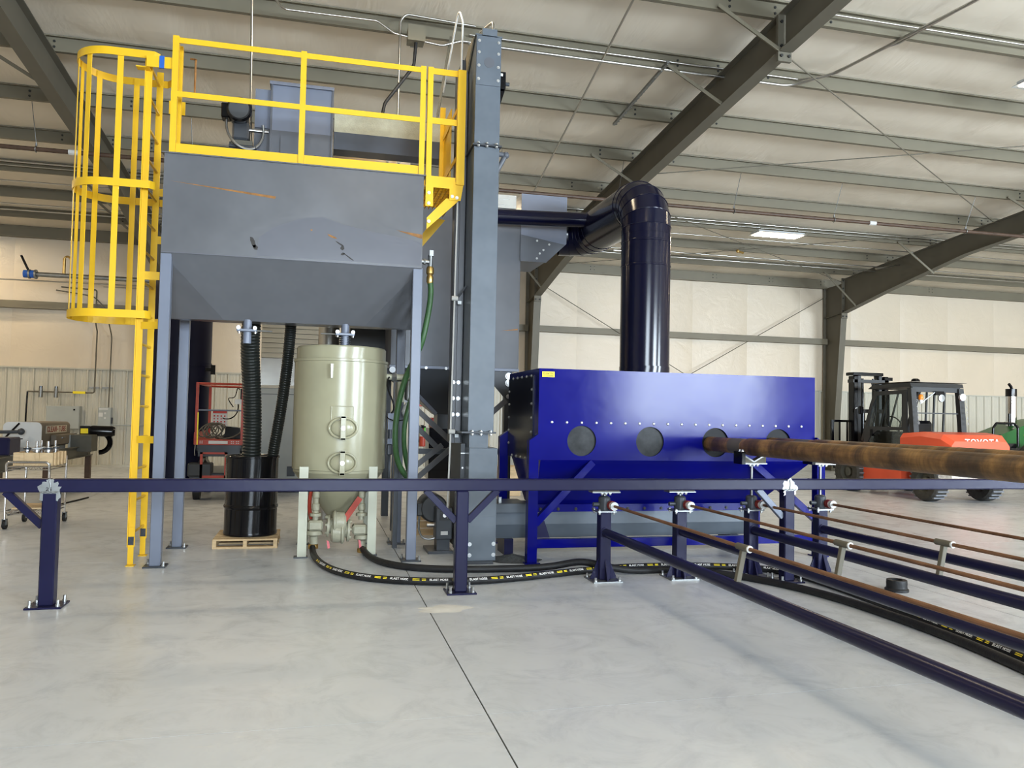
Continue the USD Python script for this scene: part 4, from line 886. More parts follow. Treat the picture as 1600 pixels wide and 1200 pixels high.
for hz in (1.335, .975):
    q = MB(30); n = 40; an = np.arange(n)*2*np.pi/n; hx = cx+.02
    ring = np.c_[hx+.142*np.cos(an), np.zeros(n), hz+.105*np.sin(an)]; ring[:, 1] = cy-np.sqrt(rt**2-(ring[:, 0]-cx)**2)-.012
    hp = t.p('handhole_ring', MB(40).pipe(ring, .013, 8, closed=True), M['tank'])
    m = trimesh.creation.icosphere(subdivisions=3).vertices; m2 = trimesh.creation.icosphere(subdivisions=3)
    v = m2.vertices*np.array([.125, .03, .09]); v[:, 0] += hx; v[:, 2] += hz; v[:, 1] += cy-np.sqrt(rt**2-(v[:, 0]-cx)**2)
    t.p('handhole_cover', MB(True).add(v, m2.faces), M['tank'], parent=hp)
    t.p('yoke_bar', MB().box(hx-.028, hx+.028, cy-rt-.055, cy-rt-.035, hz-.125, hz+.125, .004).box(hx-.028, hx+.028, cy-rt-.055, cy-rt+.01, hz+.105, hz+.125).box(hx-.028, hx+.028, cy-rt-.055, cy-rt+.01, hz-.125, hz-.105), M['tank'], parent=hp)
    t.p('yoke_nut', MB().bolt((hx, cy-rt-.055, hz), (0, -1, 0), .016, .016), M['steelbright'], parent=hp)
for k, (lx_, ly_) in enumerate(((-.108, 8.50), (.60, 8.56), (-.10, 9.34), (.60, 9.34))):
    fr = ly_ < 9
    lp = t.p('leg', MB().box(lx_-.045, lx_+.045, ly_-.008, ly_+.008, 0.01, .93).box((lx_-.045) if lx_ < .2 else lx_+.037, (lx_-.037) if lx_ < .2 else lx_+.045, ly_, ly_+.08 if fr else ly_-.08, .01, .93), M['cream'])
    t.p('foot', MB().box(lx_-.08, lx_+.06, ly_-.03, ly_+.08, 0, .012), M['dgrey'], parent=lp)
t.p('outlet_flange', MB(30).lathe([(0, .30), (.10, .30), (.11, .31), (.11, .35), (.07, .37)], (cx, cy, 0), 'z', 24), M['valve'])
t.p('brand_strip', MB().bar((cx+.22, 8.60, .60), (cx+.03, 8.58, .32), .008, .06), M['red'], label='red identification strip')
t.p('red_hose', MB(40).pipe(spline([(-.02, 8.68, .70), (-.045, 8.72, .5), (-.01, 8.74, .33), (.06, 8.75, .2)], 20), .02, 8), M['red'], label='red air hose')
# metering valves and blast outlets under the tank
for k, (vx, s) in enumerate(((.03, 1), (.485, -1))):
    v = T('metering_valve', f'khaki cast metering valve under the tank, {"left" if k == 0 else "right"} of the pair', 'valve', (vx, 8.66, .05))
    zc = .31 if k == 0 else .26
    v.p('riser_pipe', MB(30).lathe([(.028, .78), (.028, .66), (.036, .65), (.036, .60), (.028, .59), (.028, .54), (.04, .53), (.04, .47), (.03, .46), (.03, .44), (.06, .435), (.06, .405), (.03, .40), (.03, .36)], (vx-.01*s, 8.66, 0), 'z', 20), M['valve'])
    v.p('tee_body', MB().box(vx-.085, vx+.07, 8.58, 8.74, zc-.05, zc+.055, .02), M['valve'])
    v.p('lower_flange', MB(30).lathe([(.03, zc-.05), (.075, zc-.055), (.085, zc-.075), (.085, zc-.095), (.05, zc-.11), (.042, zc-.12), (.042, zc-.20)], (vx-.02*s, 8.66, 0), 'z', 24), M['valve'])
    v.p('valve_flange', MB(30).lathe([(.06, 0), (.115, 0), (.115, .025), (.075, .03), (.07, .06)], (vx+.11*s, 8.66, zc-.01), (1.*s, 0, -.06 if k == 0 else .05), 28), M['valve'])
    v.p('actuator_body', MB(30).lathe([(.07, 0), (.10, .0), (.125, .015), (.125, .03), (.11, .04), (.11, .12), (.09, .14), (0, .14)], (vx+.165*s, 8.64, zc+(.03 if k == 0 else -.02)), (1.*s, 0, 0), 28), M['valve'])
    v.p('hose_coupling', MB(30).lathe([(.045, zc-.19), (.052, zc-.20), (.052, zc-.235), (.045, zc-.24)], (vx-.025*s, 8.63, 0), nrm((.0, .25, 1)), 24), M['brass'])
    bb = MB()
    for q in range(6): bb.bolt((vx+.11*s, 8.66+.095*math.cos(q), zc+.095*math.sin(q)), (-s, 0, 0), .012, .02)
    v.p('flange_bolts', bb, M['valve'], kind='stuff')
    v.p('flag_tape', MB().hull([(vx+.11+.006*i, 8.60+.004*j, z) for i, z in ((0, .19), (4, .18), (2, .10), (6, .11), (5, .15)) for j in (0, 1)]).xf(np.eye(3), (0 if k == 0 else -.13+.0, 0, -.03)), M['pink'], label='pink flag tape')
# green water-separator hose and filters right of the tank
t = T('air_filter', 'grey air filter and regulator group between tank and hopper leg', 'filter', (.93, 8.9, 1.0))
t.p('manifold', MB(30).tube((.74, 8.9, 1.90), (1.02, 8.9, 1.90), .035, 14), M['valve'])
t.p('union', MB(30).tube((.80, 8.9, 1.90), (.85, 8.9, 1.90), .05, 6).tube((.93, 8.9, 1.90), (.96, 8.9, 1.90), .05, 6), M['galv'])
t.p('filter_box', MB().box(.86, .935, 8.82, 8.95, 1.62, 1.85, .008), M['valve'])
t.p('bowl', MB(30).lathe([(0, 1.64), (.035, 1.65), (.04, 1.68), (.04, 1.80), (.03, 1.86)], (.985, 8.9, 0), 'z', 16), M['galv'])
t.p('regulator', MB(30).lathe([(0, 1.46), (.05, 1.47), (.07, 1.52), (.05, 1.58), (.02, 1.62)], (.985, 8.9, 0), 'z', 16), M['white'])
t.p('gauge', MB(30).tube((.80, 8.86, 1.98), (.80, 8.84, 1.98), .035, 16), M['black'])
t.p('post', MB().box(.86, .91, 8.98, 9.04, .0, 1.9), M['dgrey'])
t.p('control_box', MB().box(.77, .88, 8.9, 9.0, 1.15, 1.50), M['leg'])
t.p('control_tube', MB(40).pipe(spline([(.77, 8.86, 1.9), (.76, 8.84, 1.75), (.82, 8.84, 1.6), (.80, 8.86, 1.5)], 24), .009, 6).pipe(spline([(.75, 8.85, 1.46), (.84, 8.80, 1.42), (.97, 8.82, 1.44), (1.02, 8.9, 1.48)], 24), .006, 6), M['black'])
t.p('lower_valve', MB(30).tube((.79, 8.86, 1.22), (.79, 8.86, 1.32), .02, 10).cbox((.79, 8.86, 1.1), (.06, .06, .12), .01).tube((.79, 8.86, .72), (.79, 8.86, 1.05), .018, 10), M['dgrey'])
t = T('green_hose', 'green water hose hanging from the brass fitting beside the hopper', 'hose', (1.08, 8.3, .7))
t.p('hose', MB(40).pipe(spline([(1.115, 8.27, 2.88), (1.12, 8.27, 2.68), (1.08, 8.26, 2.42), (1.03, 8.28, 2.2), (.93, 8.4, 1.95), (.87, 8.45, 1.75), (.82, 8.48, 1.45), (.82, 8.5, 1.15), (.87, 8.55, .95), (.96, 8.6, .82), (1.05, 8.7, .75)], 90), .030, 12), M['green'])
t.p('brass_fitting', MB(30).lathe([(.026, 2.86), (.036, 2.88), (.036, 2.93), (.028, 2.95), (.04, 2.97), (.04, 3.02), (.03, 3.04)], (1.113, 8.27, 0), 'z', 16), M['brass'])
t.p('ball_valve', MB(30).tube((1.113, 8.27, 3.03), (1.113, 8.27, 3.16), .026, 12).tube((.99, 8.27, 3.09), (1.113, 8.27, 3.09), .022, 12).tube((1.04, 8.27, 3.09), (1.06, 8.27, 3.09), .032, 8).cbox((1.12, 8.25, 3.18), (.04, .02, .06)), M['galv'])
S('green_hose_loop', MB(40).pipe(spline([(1.02, 8.62, 1.86), (.99, 8.56, 1.7), (.92, 8.54, 1.4), (.93, 8.6, 1.1), (1.0, 8.7, .85)], 50), .026, 10), M['green'], 'second green hose behind the hopper leg', 'hose')
# ================================================================ drum on a pallet and the corrugated hoses
t = T('steel_drum', 'glossy black steel drum on a small wooden pallet', 'drum', (-.69, 9.5, .105))
t.p('body', MB(25).lathe([(0, .125), (.283, .125), (.29, .115), (.292, .14), (.285, .16), (.285, .40), (.292, .41), (.296, .425), (.292, .44), (.285, .45), (.285, .68), (.292, .69), (.296, .705), (.292, .72), (.285, .73), (.285, .96), (.288, .975)], (-.69, 9.5, 0), 'z', 64), M['black'])
t.p('rim', MB(30).lathe([(.288, .965), (.297, .97), (.298, .985), (.293, .993), (.283, .99), (.28, .975)], (-.69, 9.5, 0), 'z', 64), M['black'])
t.p('lid', MB(30).lathe([(.283, .972), (.27, .975), (0, .978)], (-.69, 9.5, 0), 'z', 64), M['char'])
t = T('wooden_pallet', 'small pale wooden pallet under the black drum', 'pallet', (-.71, 9.5, 0))
for k in range(6): t.p('deck_board', MB().box(-1.05, -.375, 9.14+k*.125, 9.24+k*.125, .085, .105, .002), M['wood'])
for x in (-1.03, -.715, -.40): t.p('stringer', MB().box(x-.02, x+.02, 9.14, 9.87, .02, .085), M['wood'])
for k in range(3): t.p('bottom_board', MB().box(-1.05, -.375, 9.14+k*.31, 9.24+k*.31, 0, .02), M['wood'])
def corrugated(name, path, r, pitch, label):
    p = spline(path, 200); L = np.r_[0, np.cumsum(np.linalg.norm(np.diff(p, axis=0), axis=1))]
    n = int(L[-1]/pitch)*4; s = np.linspace(0, L[-1], n); P = np.stack([np.interp(s, L, p[:, k]) for k in range(3)], 1)
    rr = r*(1+.055*np.array([1, .6, -1, .6])[np.arange(n) % 4])
    S(name, MB(35).pipe(P, rr, 28), M['hose'], label, 'hose')
corrugated('corrugated_hose', [(-.70, 9.45, .975), (-.70, 9.45, 1.3), (-.715, 9.42, 1.7), (-.735, 9.30, 2.1), (-.72, 9.2, 2.5)], .098, .034, 'thick black corrugated hose from hopper to drum')
corrugated('corrugated_hose', [(-.47, 9.47, .975), (-.44, 9.47, 1.2), (-.385, 9.45, 1.6), (-.335, 9.40, 2.1), (-.31, 9.3, 2.5)], .060, .026, 'thinner black corrugated hose leaning into the drum')
# ================================================================ blue transfer rail on posts
t = T('transfer_rail', 'long dark blue square-tube rail on three welded posts across the foreground', 'rail', (1.2, 6.7, 0))
ry0, ry1, rz0, rz1 = 6.65, 6.75, .855, .955
RP_ = (-1.925, 1.218, 4.32)
def sqtube(mb, p0, p1, w, b=.009): return mb.bar(p0, p1, w, w, b=b)
cuts = [-5.2, RP_[0], RP_[2], 10.6]
for i in range(3): t.p('rail_tube', sqtube(MB(), (cuts[i]+.002, 6.70, .905), (cuts[i+1]-.002, 6.70, .905), .10), M['navy'])
for k, px in enumerate(RP_+(-5.05, 7.45, 10.5)):
    lp = t.p('post', sqtube(MB(), (px, 6.70, .012), (px, 6.70, .855), .105), M['navy'])
    t.p('base_plate', MB().box(px-.125, px+.125, 6.585, 6.815, 0, .014, .002), M['navy'], parent=lp)
    bb = MB()
    for dx, dy in ((-.095, -.085), (.095, -.085), (.095, .085), (-.095, .085)): bb.bolt((px+dx, 6.70+dy, .014), (0, 0, 1), .011, .05)
    t.p('anchor_bolts', bb, M['bolt'], parent=lp, kind='stuff')
for (x, s) in ((RP_[0], -1), (RP_[1], -1), (RP_[1], 1), (RP_[2], -1)):
    t.p('knee_brace', MB().bar((x+s*.05, 6.70, .60), (x+s*.31, 6.70, .86), .05, .055, b=.003), M['leg'] if x == RP_[2] else M['navy'])
def splat(cx, cz, rx, rz, seed, n=36, y=ry0-.0015):
    return blot(cx, cz, rx, rz, n, seed, y)
for x, sd in ((RP_[0], 2), (RP_[2], 5)):
    wp = t.p('weld_patch', splat(x, .865, .075, .085, sd).add(*blot(x, .93, .03, .03, 20, sd+1, ry0-.002).get()), M['galv'], label='silver zinc-sprayed weld')
    t.p('weld_bead', MB(True).pipe([(x-.06+.012*i, ry0-.004, .857+.004*math.sin(i*2.1+sd)) for i in range(11)], .006, 6).pipe([(x-.003*math.sin(i), ry0-.003, .86+.01*i) for i in range(10)], .005, 6), M['galv'], parent=wp)
t.p('chalk_mark', MB().text('2S', .025, (RP_[0]-.03, ry0-.0022, .868), (1, 0, 0), (0, 0, 1), .0005, True), M['ink'])

# ================================================================ jack stands, shafts and long blue pipes of the pipe rack
SX = [2.612, 3.372, 4.125, 4.885]; SY = 7.0
NM = ('leftmost', 'second from left', 'third from left', 'rightmost')
def stand(k, raised):
    t = T('jack_stand', f'dark blue screw-jack pipe stand, {NM[k]} of four, ' + ('raised to carry a rusty pipe' if raised else 'lowered under the rail'), 'stand', (SX[k], SY, 0), group=None, local=True)
    t.p('base_plate', MB().box(-.14, .14, -.14, .14, 0, .012), M['galv'])
    t.p('post', sqtube(MB(), (0, 0, .012), (0, 0, .63), .105, .006), M['navy'])
    for s in (-1, 1):
        t.p('gusset', MB().prism([(s*.052, .012), (s*.125, .012), (s*.125, .03), (s*.052, .20)], 'y', -.006, .006), M['navy'])
        t.p('gusset', MB().prism([(s*.052, .012), (s*.125, .012), (s*.125, .03), (s*.052, .20)], 'x', -.006, .006), M['navy'])
    bb = MB()
    for dx in (-.115, .115):
        for dy in (-.115, .115): bb.bolt((dx, dy, .012), (0, 0, 1), .011, .035)
    t.p('anchor_bolts', bb, M['bolt'], kind='stuff')
    t.p('top_plate', MB().box(-.09, .09, -.09, .09, .63, .642), M['galv'])
    bb = MB()
    for dx in (-.07, .07):
        for dy in (-.07, .07): bb.bolt((dx, dy, .642), (0, 0, 1), .010, .014).bolt((dx, dy, .63), (0, 0, -1), .010, .022)
    t.p('jack_bolts', bb, M['bolt'], kind='stuff')
    t.p('jack_body', MB(30).lathe([(0, .642), (.052, .642), (.055, .66), (.055, .755), (.048, .765), (.03, .775), (0, .775)], (0, 0, 0), 'z', 24).tube((-.11, 0, .695), (.05, 0, .695), .02, 12), M['dgrey'])
    t.p('shaft_boot', MB(30).lathe([(.030, .05), (.042, .055), (.042, .075), (.034, .08), (.042, .085), (.042, .105), (.03, .11)], (.045, 0, .692), (0, -1., 0), 20), M['darkred'])
    t.p('coupling_disc', MB(30).lathe([(0, .11), (.038, .11), (.038, .15), (0, .15)], (.045, 0, .692), (0, -1., 0), 20), M['label'])
    zt = 1.075 if raised else .805
    t.p('lift_screw', MB(30).tube((0, 0, .775), (0, 0, zt), .013, 12), M['galv'])
    t.p('saddle_plate', MB().box(-.135, .135, -.06, .06, zt, zt+.012), M['galv'])
    bb = MB()
    for dx in (-.04, .0, .04): bb.bolt((dx, -.04, zt), (0, 0, -1), .011, .02)
    t.p('saddle_bolts', bb, M['bolt'], kind='stuff')
    zs_ = zt+.012
    if raised or k: pass
    sd = t.p('v_saddle', MB().prism([(-.13, zs_), (.13, zs_), (.13, zs_+.085), (0, zs_+.012), (-.13, zs_+.085)], 'y', -.045, .045), M['steel'])
    t.p('saddle_edge', MB().bar((-.13, -.047, zs_+.083), (0, -.047, zs_+.012), .004, .014).bar((.13, -.047, zs_+.083), (0, -.047, zs_+.012), .004, .014), M['galv'], parent=sd)
    if not raised: return t
    t.p('saddle_block', MB().box(-.165, -.13, -.11, .05, zs_-.01, zs_+.11), M['black'], parent=sd)
    bb = MB()
    for dy in (-.09, -.04): bb.bolt((-.15, dy, zs_+.11), (0, 0, 1), .012, .02)
    t.p('block_bolts', bb, M['bolt'], parent=sd, kind='stuff')
    return t
st = [stand(k, k > 1) for k in range(4)]
for k in range(4): dup(st[k], (SX[k], -1.0, 0), 0, f'dark blue screw-jack pipe stand at the near end of the {("first", "second", "third", "fourth")[k]} blue pipe')
for k in range(4):
    o = ('first', 'second', 'third', 'fourth')[k]
    t = T('floor_pipe', f'long dark blue round pipe low over the floor, {o} from left', 'pipe', (SX[k], 3, .44))
    t.p('tube', MB(30).tube((SX[k], -.94, .44), (SX[k], SY-.053, .44), .041, 20), M['navy'])
    t.p('end_flange', MB(30).tube((SX[k], SY-.06, .44), (SX[k], SY-.053, .44), .052, 20), M['navy'])
    S('drive_shaft', MB(30).tube((SX[k]+.045, -.84, .692), (SX[k]+.045, SY-.151, .692), .0125, 10), M['rustrod'], f'thin rusty drive shaft above the {o} blue floor pipe', 'rod')
    b = T('shaft_bearing', f'small bearing post carrying the rusty shaft above the {o} blue pipe', 'bearing', (SX[k], 4.6, .48))
    y = 4.6+.05*(k == 1)
    b.p('strut', MB().bar((SX[k]+.005, y, .476), (SX[k]+.045, y, .672), .034, .034, up=(0, 1, 0), b=.003), M['steel'])
    b.p('sleeve', MB(30).lathe([(.0127, -.07), (.022, -.07), (.022, .07), (.0127, .07)], (SX[k]+.045, y, .692), (0, -1., 0), 16), M['steel'])
    b.p('bushing', MB(30).lathe([(.0127, .071), (.023, .071), (.023, .082), (.0127, .082)], (SX[k]+.045, y, .692), (0, -1., 0), 16), M['label'])
# rusty pipes resting in the saddles
for k, (px, pz, nm) in enumerate(((4.165, 1.236, 'nearer'), (4.915, 1.236, 'farther'))):
    t = T('rusty_pipe', f'long rust-brown steel pipe entering the blue cabinet, {nm} of two', 'pipe', (px, 3, pz))
    prof = [(.066, -5.35), (.0745, -5.35), (.0745, -4.52), (.0745, -4.30), (.084, -4.26), (.084, 4.6), (.078, 4.6)]
    t.p('tube', MB(30).lathe([(.084, -4.1), (.084, 4.9), (.074, 4.9)], (px, 3, pz), (0, -1., 0), 40), M['rust'])
    t.p('tube_end', MB(30).lathe([(.062, -5.2), (.077, -5.2), (.077, -4.45), (.0775, -4.14), (.084, -4.1)], (px, 3, pz), (0, -1., 0), 40), M['rust'], label='narrower pipe end')
    t.p('thread_band', MB(30).lathe([(.0772, -4.42), (.0785, -4.42), (.0785, -4.18), (.0772, -4.18)], (px, 3, pz), (0, -1., 0), 40), M['steel'], label='dark band')
# ================================================================ blast hoses on the floor
hA = spline([(.0, 8.615, .085), (.005, 8.5, .055), (.06, 8.1, .036), (.24, 7.55, .034), (.62, 7.15, .034), (1.27, 6.975, .034), (1.9, 7.08, .034), (2.5, 7.28, .034), (3.1, 7.40, .034), (3.7, 7.36, .034), (4.13, 7.24, .034), (4.42, 7.02, .034), (4.53, 6.6, .034), (4.53, 5.95, .034), (4.465, 5.1, .034), (4.38, 4.2, .034), (4.24, 3.2, .034), (4.05, 1.6, .034), (3.9, -.6, .034)], 260)
hB = spline([(.51, 8.615, .06), (.53, 8.5, .05), (.60, 8.15, .036), (.80, 7.78, .034), (1.1, 7.58, .034), (1.5, 7.50, .034), (1.95, 7.48, .034), (2.3, 7.44, .06), (2.52, 7.36, .102), (2.75, 7.26, .07), (3.05, 7.22, .034), (3.4, 7.22, .034), (3.68, 7.05, .034), (3.9, 6.82, .034), (4.08, 6.5, .034), (4.22, 6.05, .034), (4.29, 5.45, .034), (4.28, 4.6, .034), (4.18, 3.9, .034), (3.98, 2.9, .034), (3.6, 1.4, .034), (3.3, -.6, .034)], 260)
RH = .033
def hose_decal(path, items, side_ang):
    "text and blocks wrapped along a hose: items = (kind, s0, text/len)"
    L = np.r_[0, np.cumsum(np.linalg.norm(np.diff(path, axis=0), axis=1))]; tn = np.gradient(path, axis=0); tn /= np.linalg.norm(tn, axis=1, keepdims=True)
    out = {}
    for kind, s0, val in items:
        if kind == 't':
            m = meshkit.text_mesh(val, .019, .0006, True); v = np.array(m.vertices); f = m.faces; v[:, 1] -= .009
        else:
            n = 8; u = np.linspace(0, val, n); v = np.vstack([np.c_[u, np.full(n, -.009), 0*u], np.c_[u, np.full(n, .009), 0*u]]); i = np.arange(n-1); f = np.vstack([np.c_[i, i+1, i+1+n], np.c_[i, i+1+n, i+n]])
        s = s0+v[:, 0]; P = np.stack([np.interp(s, L, path[:, k]) for k in range(3)], 1); D = np.stack([np.interp(s, L, tn[:, k]) for k in range(3)], 1); D /= np.linalg.norm(D, axis=1, keepdims=True)
        up = np.array([0, 0, 1.])-D*D[:, 2:]; up /= np.linalg.norm(up, axis=1, keepdims=True); sd = np.cross(D, up)
        th = side_ang+v[:, 1]/RH
        w = P+(RH+.0008+v[:, 2:])*(np.sin(th)[:, None]*up+np.cos(th)[:, None]*sd)
        out.setdefault(kind, MB()).add(w, f)
    return out
t = T('blast_hose', 'black blast hose with yellow block marks and white lettering on the floor', 'hose', (2, 7.2, 0))
t.p('hose', MB(True).pipe(hA, RH, 18), M['rubber'])
t.p('end_ring', MB(30).pipe([hA[0]+(0, 0, .004), hA[0]-(0, 0, .012)], RH+.01, 20), M['brass'])
its = []; s = .55
while s < 11.5:
    its += [('y', s, .06), ('y', s+.08, .035), ('t', s+.145, 'BLAST HOSE')]; s += .345
dec = hose_decal(hA, its, rad(38))
t.p('yellow_marks', dec['y'], M['ylabel'], kind='stuff'); t.p('hose_lettering', dec['t'], M['whiteink'], kind='stuff')
t = T('blast_hose', 'plain dusty black blast hose crossing the floor below the blue pipes', 'hose', (2, 7.5, 0))
t.p('hose', MB(True).pipe(hB, RH, 18), M['rubber'])
t.p('end_ring', MB(30).pipe([hB[0]+(0, 0, .004), hB[0]-(0, 0, .012)], RH+.01, 20), M['brass'])
S('rubber_ring', MB(30).lathe([(.05, .085), (.05, .10), (.085, .10), (.088, .07), (.086, .05), (.088, .03), (.10, .02), (.10, 0), (.05, 0), (.05, .085)], (5.09, 6.17, 0), 'z', 36), M['rubber'], 'short black rubber ring standing on the floor beyond the pipes', 'ring')
S('floor_cable', MB(40).pipe(spline([(-4.05, 12.25, .012), (-3.9, 12.9, .012), (-3.75, 13.6, .012), (-3.62, 14.5, .012)], 24), .012, 8), M['rubber'], 'short dark cable lying on the floor left of the ladder', 'cable')
t = T('wood_crate', 'small low wooden crate on the floor behind the boot motor', 'crate', (1.35, 10.0, 0))
for z in (0, .09, .18): t.p('board', MB().box(1.16, 1.52, 9.86, 9.88, z+.005, z+.085), M['wood'])
t.p('lid', MB().box(1.15, 1.53, 9.86, 10.1, .265, .28), M['wood']); t.p('side_board', MB().box(1.16, 1.18, 9.88, 10.1, 0, .265), M['wood'])
S('cardboard_box', MB().box(3.35, 3.75, 14.5, 14.9, 0, .55, .01), M['wood2'], 'brown cardboard box on the floor between tower and blue cabinet', 'box')

# ================================================================ forklift
fx = 12.22
t = T('forklift', 'orange forklift truck with dark enclosed cab seen from behind', 'forklift', (fx, 14, 0))
cw = MB(25)
pts = []
for (y, zt, hw_) in ((13.75, 1.30, .80), (13.2, 1.345, .80), (12.75, 1.30, .74), (12.56, 1.18, .66)):
    pts += [(fx+s*hw_, y, z) for s in (-1, 1) for z in (.71, zt-.09)]+[(fx+s*(hw_-.07), y, zt) for s in (-1, 1)]
t.p('counterweight', cw.hull(pts), M['orange'])
t.p('counterweight_base', MB().hull([(fx+s*w, y, z) for s in (-1, 1) for (w, y) in ((.62, 12.6), (.74, 12.8), (.74, 13.0)) for z in (.36, .705)]), pm('chipped_white', (.5, .47, .43), .6, 0, .4, 14))
t.p('maker_lettering', MB().text('TOYOTA', .125, (11.86, 12.565, 1.10), (1, 0, 0), (0, .10, 1), .004, True, .80), M['whiteink'], label='white maker lettering')
t.p('side_body', MB().box(fx-.62, fx+.62, 13.75, 15.1, .35, .95, .03), M['orange'])
t.p('side_step', MB().prism([(13.75, .25), (15.0, .25), (15.0, .85), (13.9, .85), (13.75, .6)], 'x', fx-.78, fx-.62), M['orange'])
t.p('hood', MB().box(fx-.55, fx+.55, 13.6, 14.3, .95, 1.28, .05), M['char'])
for nm, wx, wy, r, w in (('rear_wheel', 11.45, 13.15, .375, .27), ('rear_wheel', 12.72, 13.15, .375, .27), ('front_wheel', 11.33, 15.3, .42, .30), ('front_wheel', 12.82, 15.3, .42, .30)):
    m = MB(25).lathe([(.20, 0), (.24, -.012), (r-.05, -.015), (r-.01, .02), (r, .05), (r, w-.05), (r-.01, w-.02), (r-.05, w), (.2, w)], (wx, wy, r), (1., 0, 0), 40); ml = MB()
    for q in range(28):
        a_ = q*2*np.pi/28; ml.cbox((wx+w/2, wy+(r)*math.cos(a_), r+(r)*math.sin(a_)), (w*.9, .045, .03)) if math.sin(a_) > -.9 else None
    wp = t.p(nm, m, M['tire']); t.p('tread', ml, M['tread'], parent=wp, kind='stuff')
    t.p('rim', MB(30).lathe([(0, .05), (.09, .04), (.10, .09), (.18, .10), (.20, .0), (.215, 0)], (wx, wy, r), (1., 0, 0), 32), M['olive'], parent=wp)
for s in (-1, 1): t.p('fender', MB().prism([(14.75, .75), (15.0, .92), (15.6, .92), (15.75, .75), (15.75, .85), (15.62, 1.0), (14.98, 1.0), (14.70, .8)], 'x', fx+s*.74-.16, fx+s*.74+.16), M['orange'])
# cab: posts, roof, door and panes
cxl, cxr, cyr, cyf = fx-.60, fx+.54, 13.66, 15.0
for x, y0_, y1_, nm in ((cxl, cyr, cyr+.16, 'rear_post'), (cxr, cyr, cyr+.16, 'rear_post')):
    t.p(nm, MB().hull([(x+dx, y+dy, z) for dx in (-.06, .06) for (y, z) in ((cyr-.10, 1.1), (cyr, 2.22)) for dy in (-.05, .06)]), M['char'])
for x in (cxl+.04, cxr-.04): t.p('front_post', MB().bar((x, cyf+.18, 1.1), (x, cyf-.25, 2.2), .07, .07), M['char'])
t.p('roof', MB().hull([(x, y, z) for x in (cxl-.06, cxr+.06) for (y, z) in ((cyr-.05, 2.24), (cyf-.1, 2.22), (cyr-.02, 2.32), (cyf-.25, 2.30))]), M['char'])
t.p('roof_plate', MB().box(cxl-.02, cxr+.16, cyr-.02, cyf-.2, 2.335, 2.345), M['brown'])
t.p('beacon', MB(30).lathe([(.09, 2.34), (.09, 2.38), (.075, 2.42), (.05, 2.44), (0, 2.445)], (fx-.05, 14.2, 0), 'z', 20), M['black'])
dr = Polygon([(13.72, 1.05), (15.02, 1.05), (15.02, 1.30), (14.82, 1.90), (14.66, 2.16), (13.72, 2.18)])
g1 = Polygon([(13.88, 1.44), (14.86, 1.44), (14.72, 1.86), (14.58, 2.06), (13.88, 2.08)]); g2 = Polygon([(13.84, 1.10), (14.86, 1.10), (14.80, 1.20), (14.60, 1.32), (13.84, 1.34)])
door = t.p('door', MB().prism(dr.difference(g1.buffer(.02)).difference(g2.buffer(.02)), 'x', cxl-.07, cxl-.04), M['char'])
t.p('door_pane', MB().prism(g1.buffer(.025), 'x', cxl-.058, cxl-.052), M['cab_glass'], parent=door)
t.p('door_pane', MB().prism(g2.buffer(.025), 'x', cxl-.058, cxl-.052), M['cab_glass'], parent=door)
t.p('door_bar', MB().box(cxl-.066, cxl-.046, 14.24, 14.28, 1.44, 2.08), M['black'], parent=door)
t.p('door_handle', MB().box(cxl-.085, cxl-.07, 14.74, 14.80, 1.22, 1.36), M['black'], parent=door)
t.p('rear_rail', MB().box(cxl, cxr, cyr-.04, cyr-.01, 1.70, 1.725), M['char']); t.p('rear_header', MB().box(cxl, cxr, cyr-.02, cyr+.05, 2.14, 2.24), M['char'])
for x in (fx-.22, fx+.02, fx+.28): t.p('front_bar', MB().bar((x, cyf+.12, 1.25), (x, cyf-.22, 2.18), .03, .03), M['char'])
for y in (14.60, 14.38, 14.1): t.p('side_bar', MB().bar((cxr, y, 1.3), (cxr, y-.05, 2.2), .035, .03), M['char'])
t.p('side_sill', MB().box(cxr-.02, cxr+.02, 13.75, 15.0, 1.0, 1.30), M['black'])
t.p('dash', MB().box(cxl+.05, cxr-.05, 14.85, 15.1, 1.0, 1.32, .03), M['black'])
t.p('seat_back', MB().box(fx-.42, fx+.10, 13.85, 13.98, 1.20, 1.56, .06), M['black']); t.p('seat', MB().box(fx-.40, fx+.08, 13.95, 14.4, 1.2, 1.30, .04), M['black'])
t.p('steering_wheel', MB(30).pipe(arc((fx-.15, 14.72, 1.50), .17, 0, 360, (1, 0, 0), (0, .55, .83), 24), .015, 8), M['black'])
t.p('mirror', MB(30).lathe([(0, 0), (.08, .0), (.075, .02), (0, .03)], (fx+.02, cyr-.09, 2.02), (0, -1., 0), 20), M['galv']); t.p('wiper', MB().bar((fx-.45, cyr-.06, 1.90), (fx-.1, cyr-.06, 2.14), .012, .02), M['galv'])
t.p('amber_lamp', MB(30).lathe([(.045, 0), (.05, .05), (.04, .1), (0, .11)], (cxl+.16, cyr-.06, 1.98), 'z', 14), M['amber']); t.p('lamp_base', MB().box(cxl+.13, cxl+.19, cyr-.08, cyr-.04, 1.93, 1.98), M['white'])
t.p('work_lamp', MB(30).lathe([(0, 0), (.075, 0), (.075, -.04), (.04, -.07), (0, -.07)], (cxr-.02, cyr-.12, 2.05), (0, -1., 0), 20), M['white'])
t.p('lamp_bracket', MB().box(fx-.1, fx+.1, cyr-.08, cyr-.02, 2.08, 2.16), M['black'])
for x, s in ((cxl, '74980'), (cxr+.03, '74980')):
    m = MB()
    for i, ch in enumerate(s): m.text(ch, .05, (x-.02, cyr-.155+.012*i*-1+.03+.0, 1.93-.11*i), (1, 0, 0), (0, .09, 1), .002, True)
    t.p('post_numbers', m.xf(np.eye(3), (0, -.02, 0)), M['faint'])
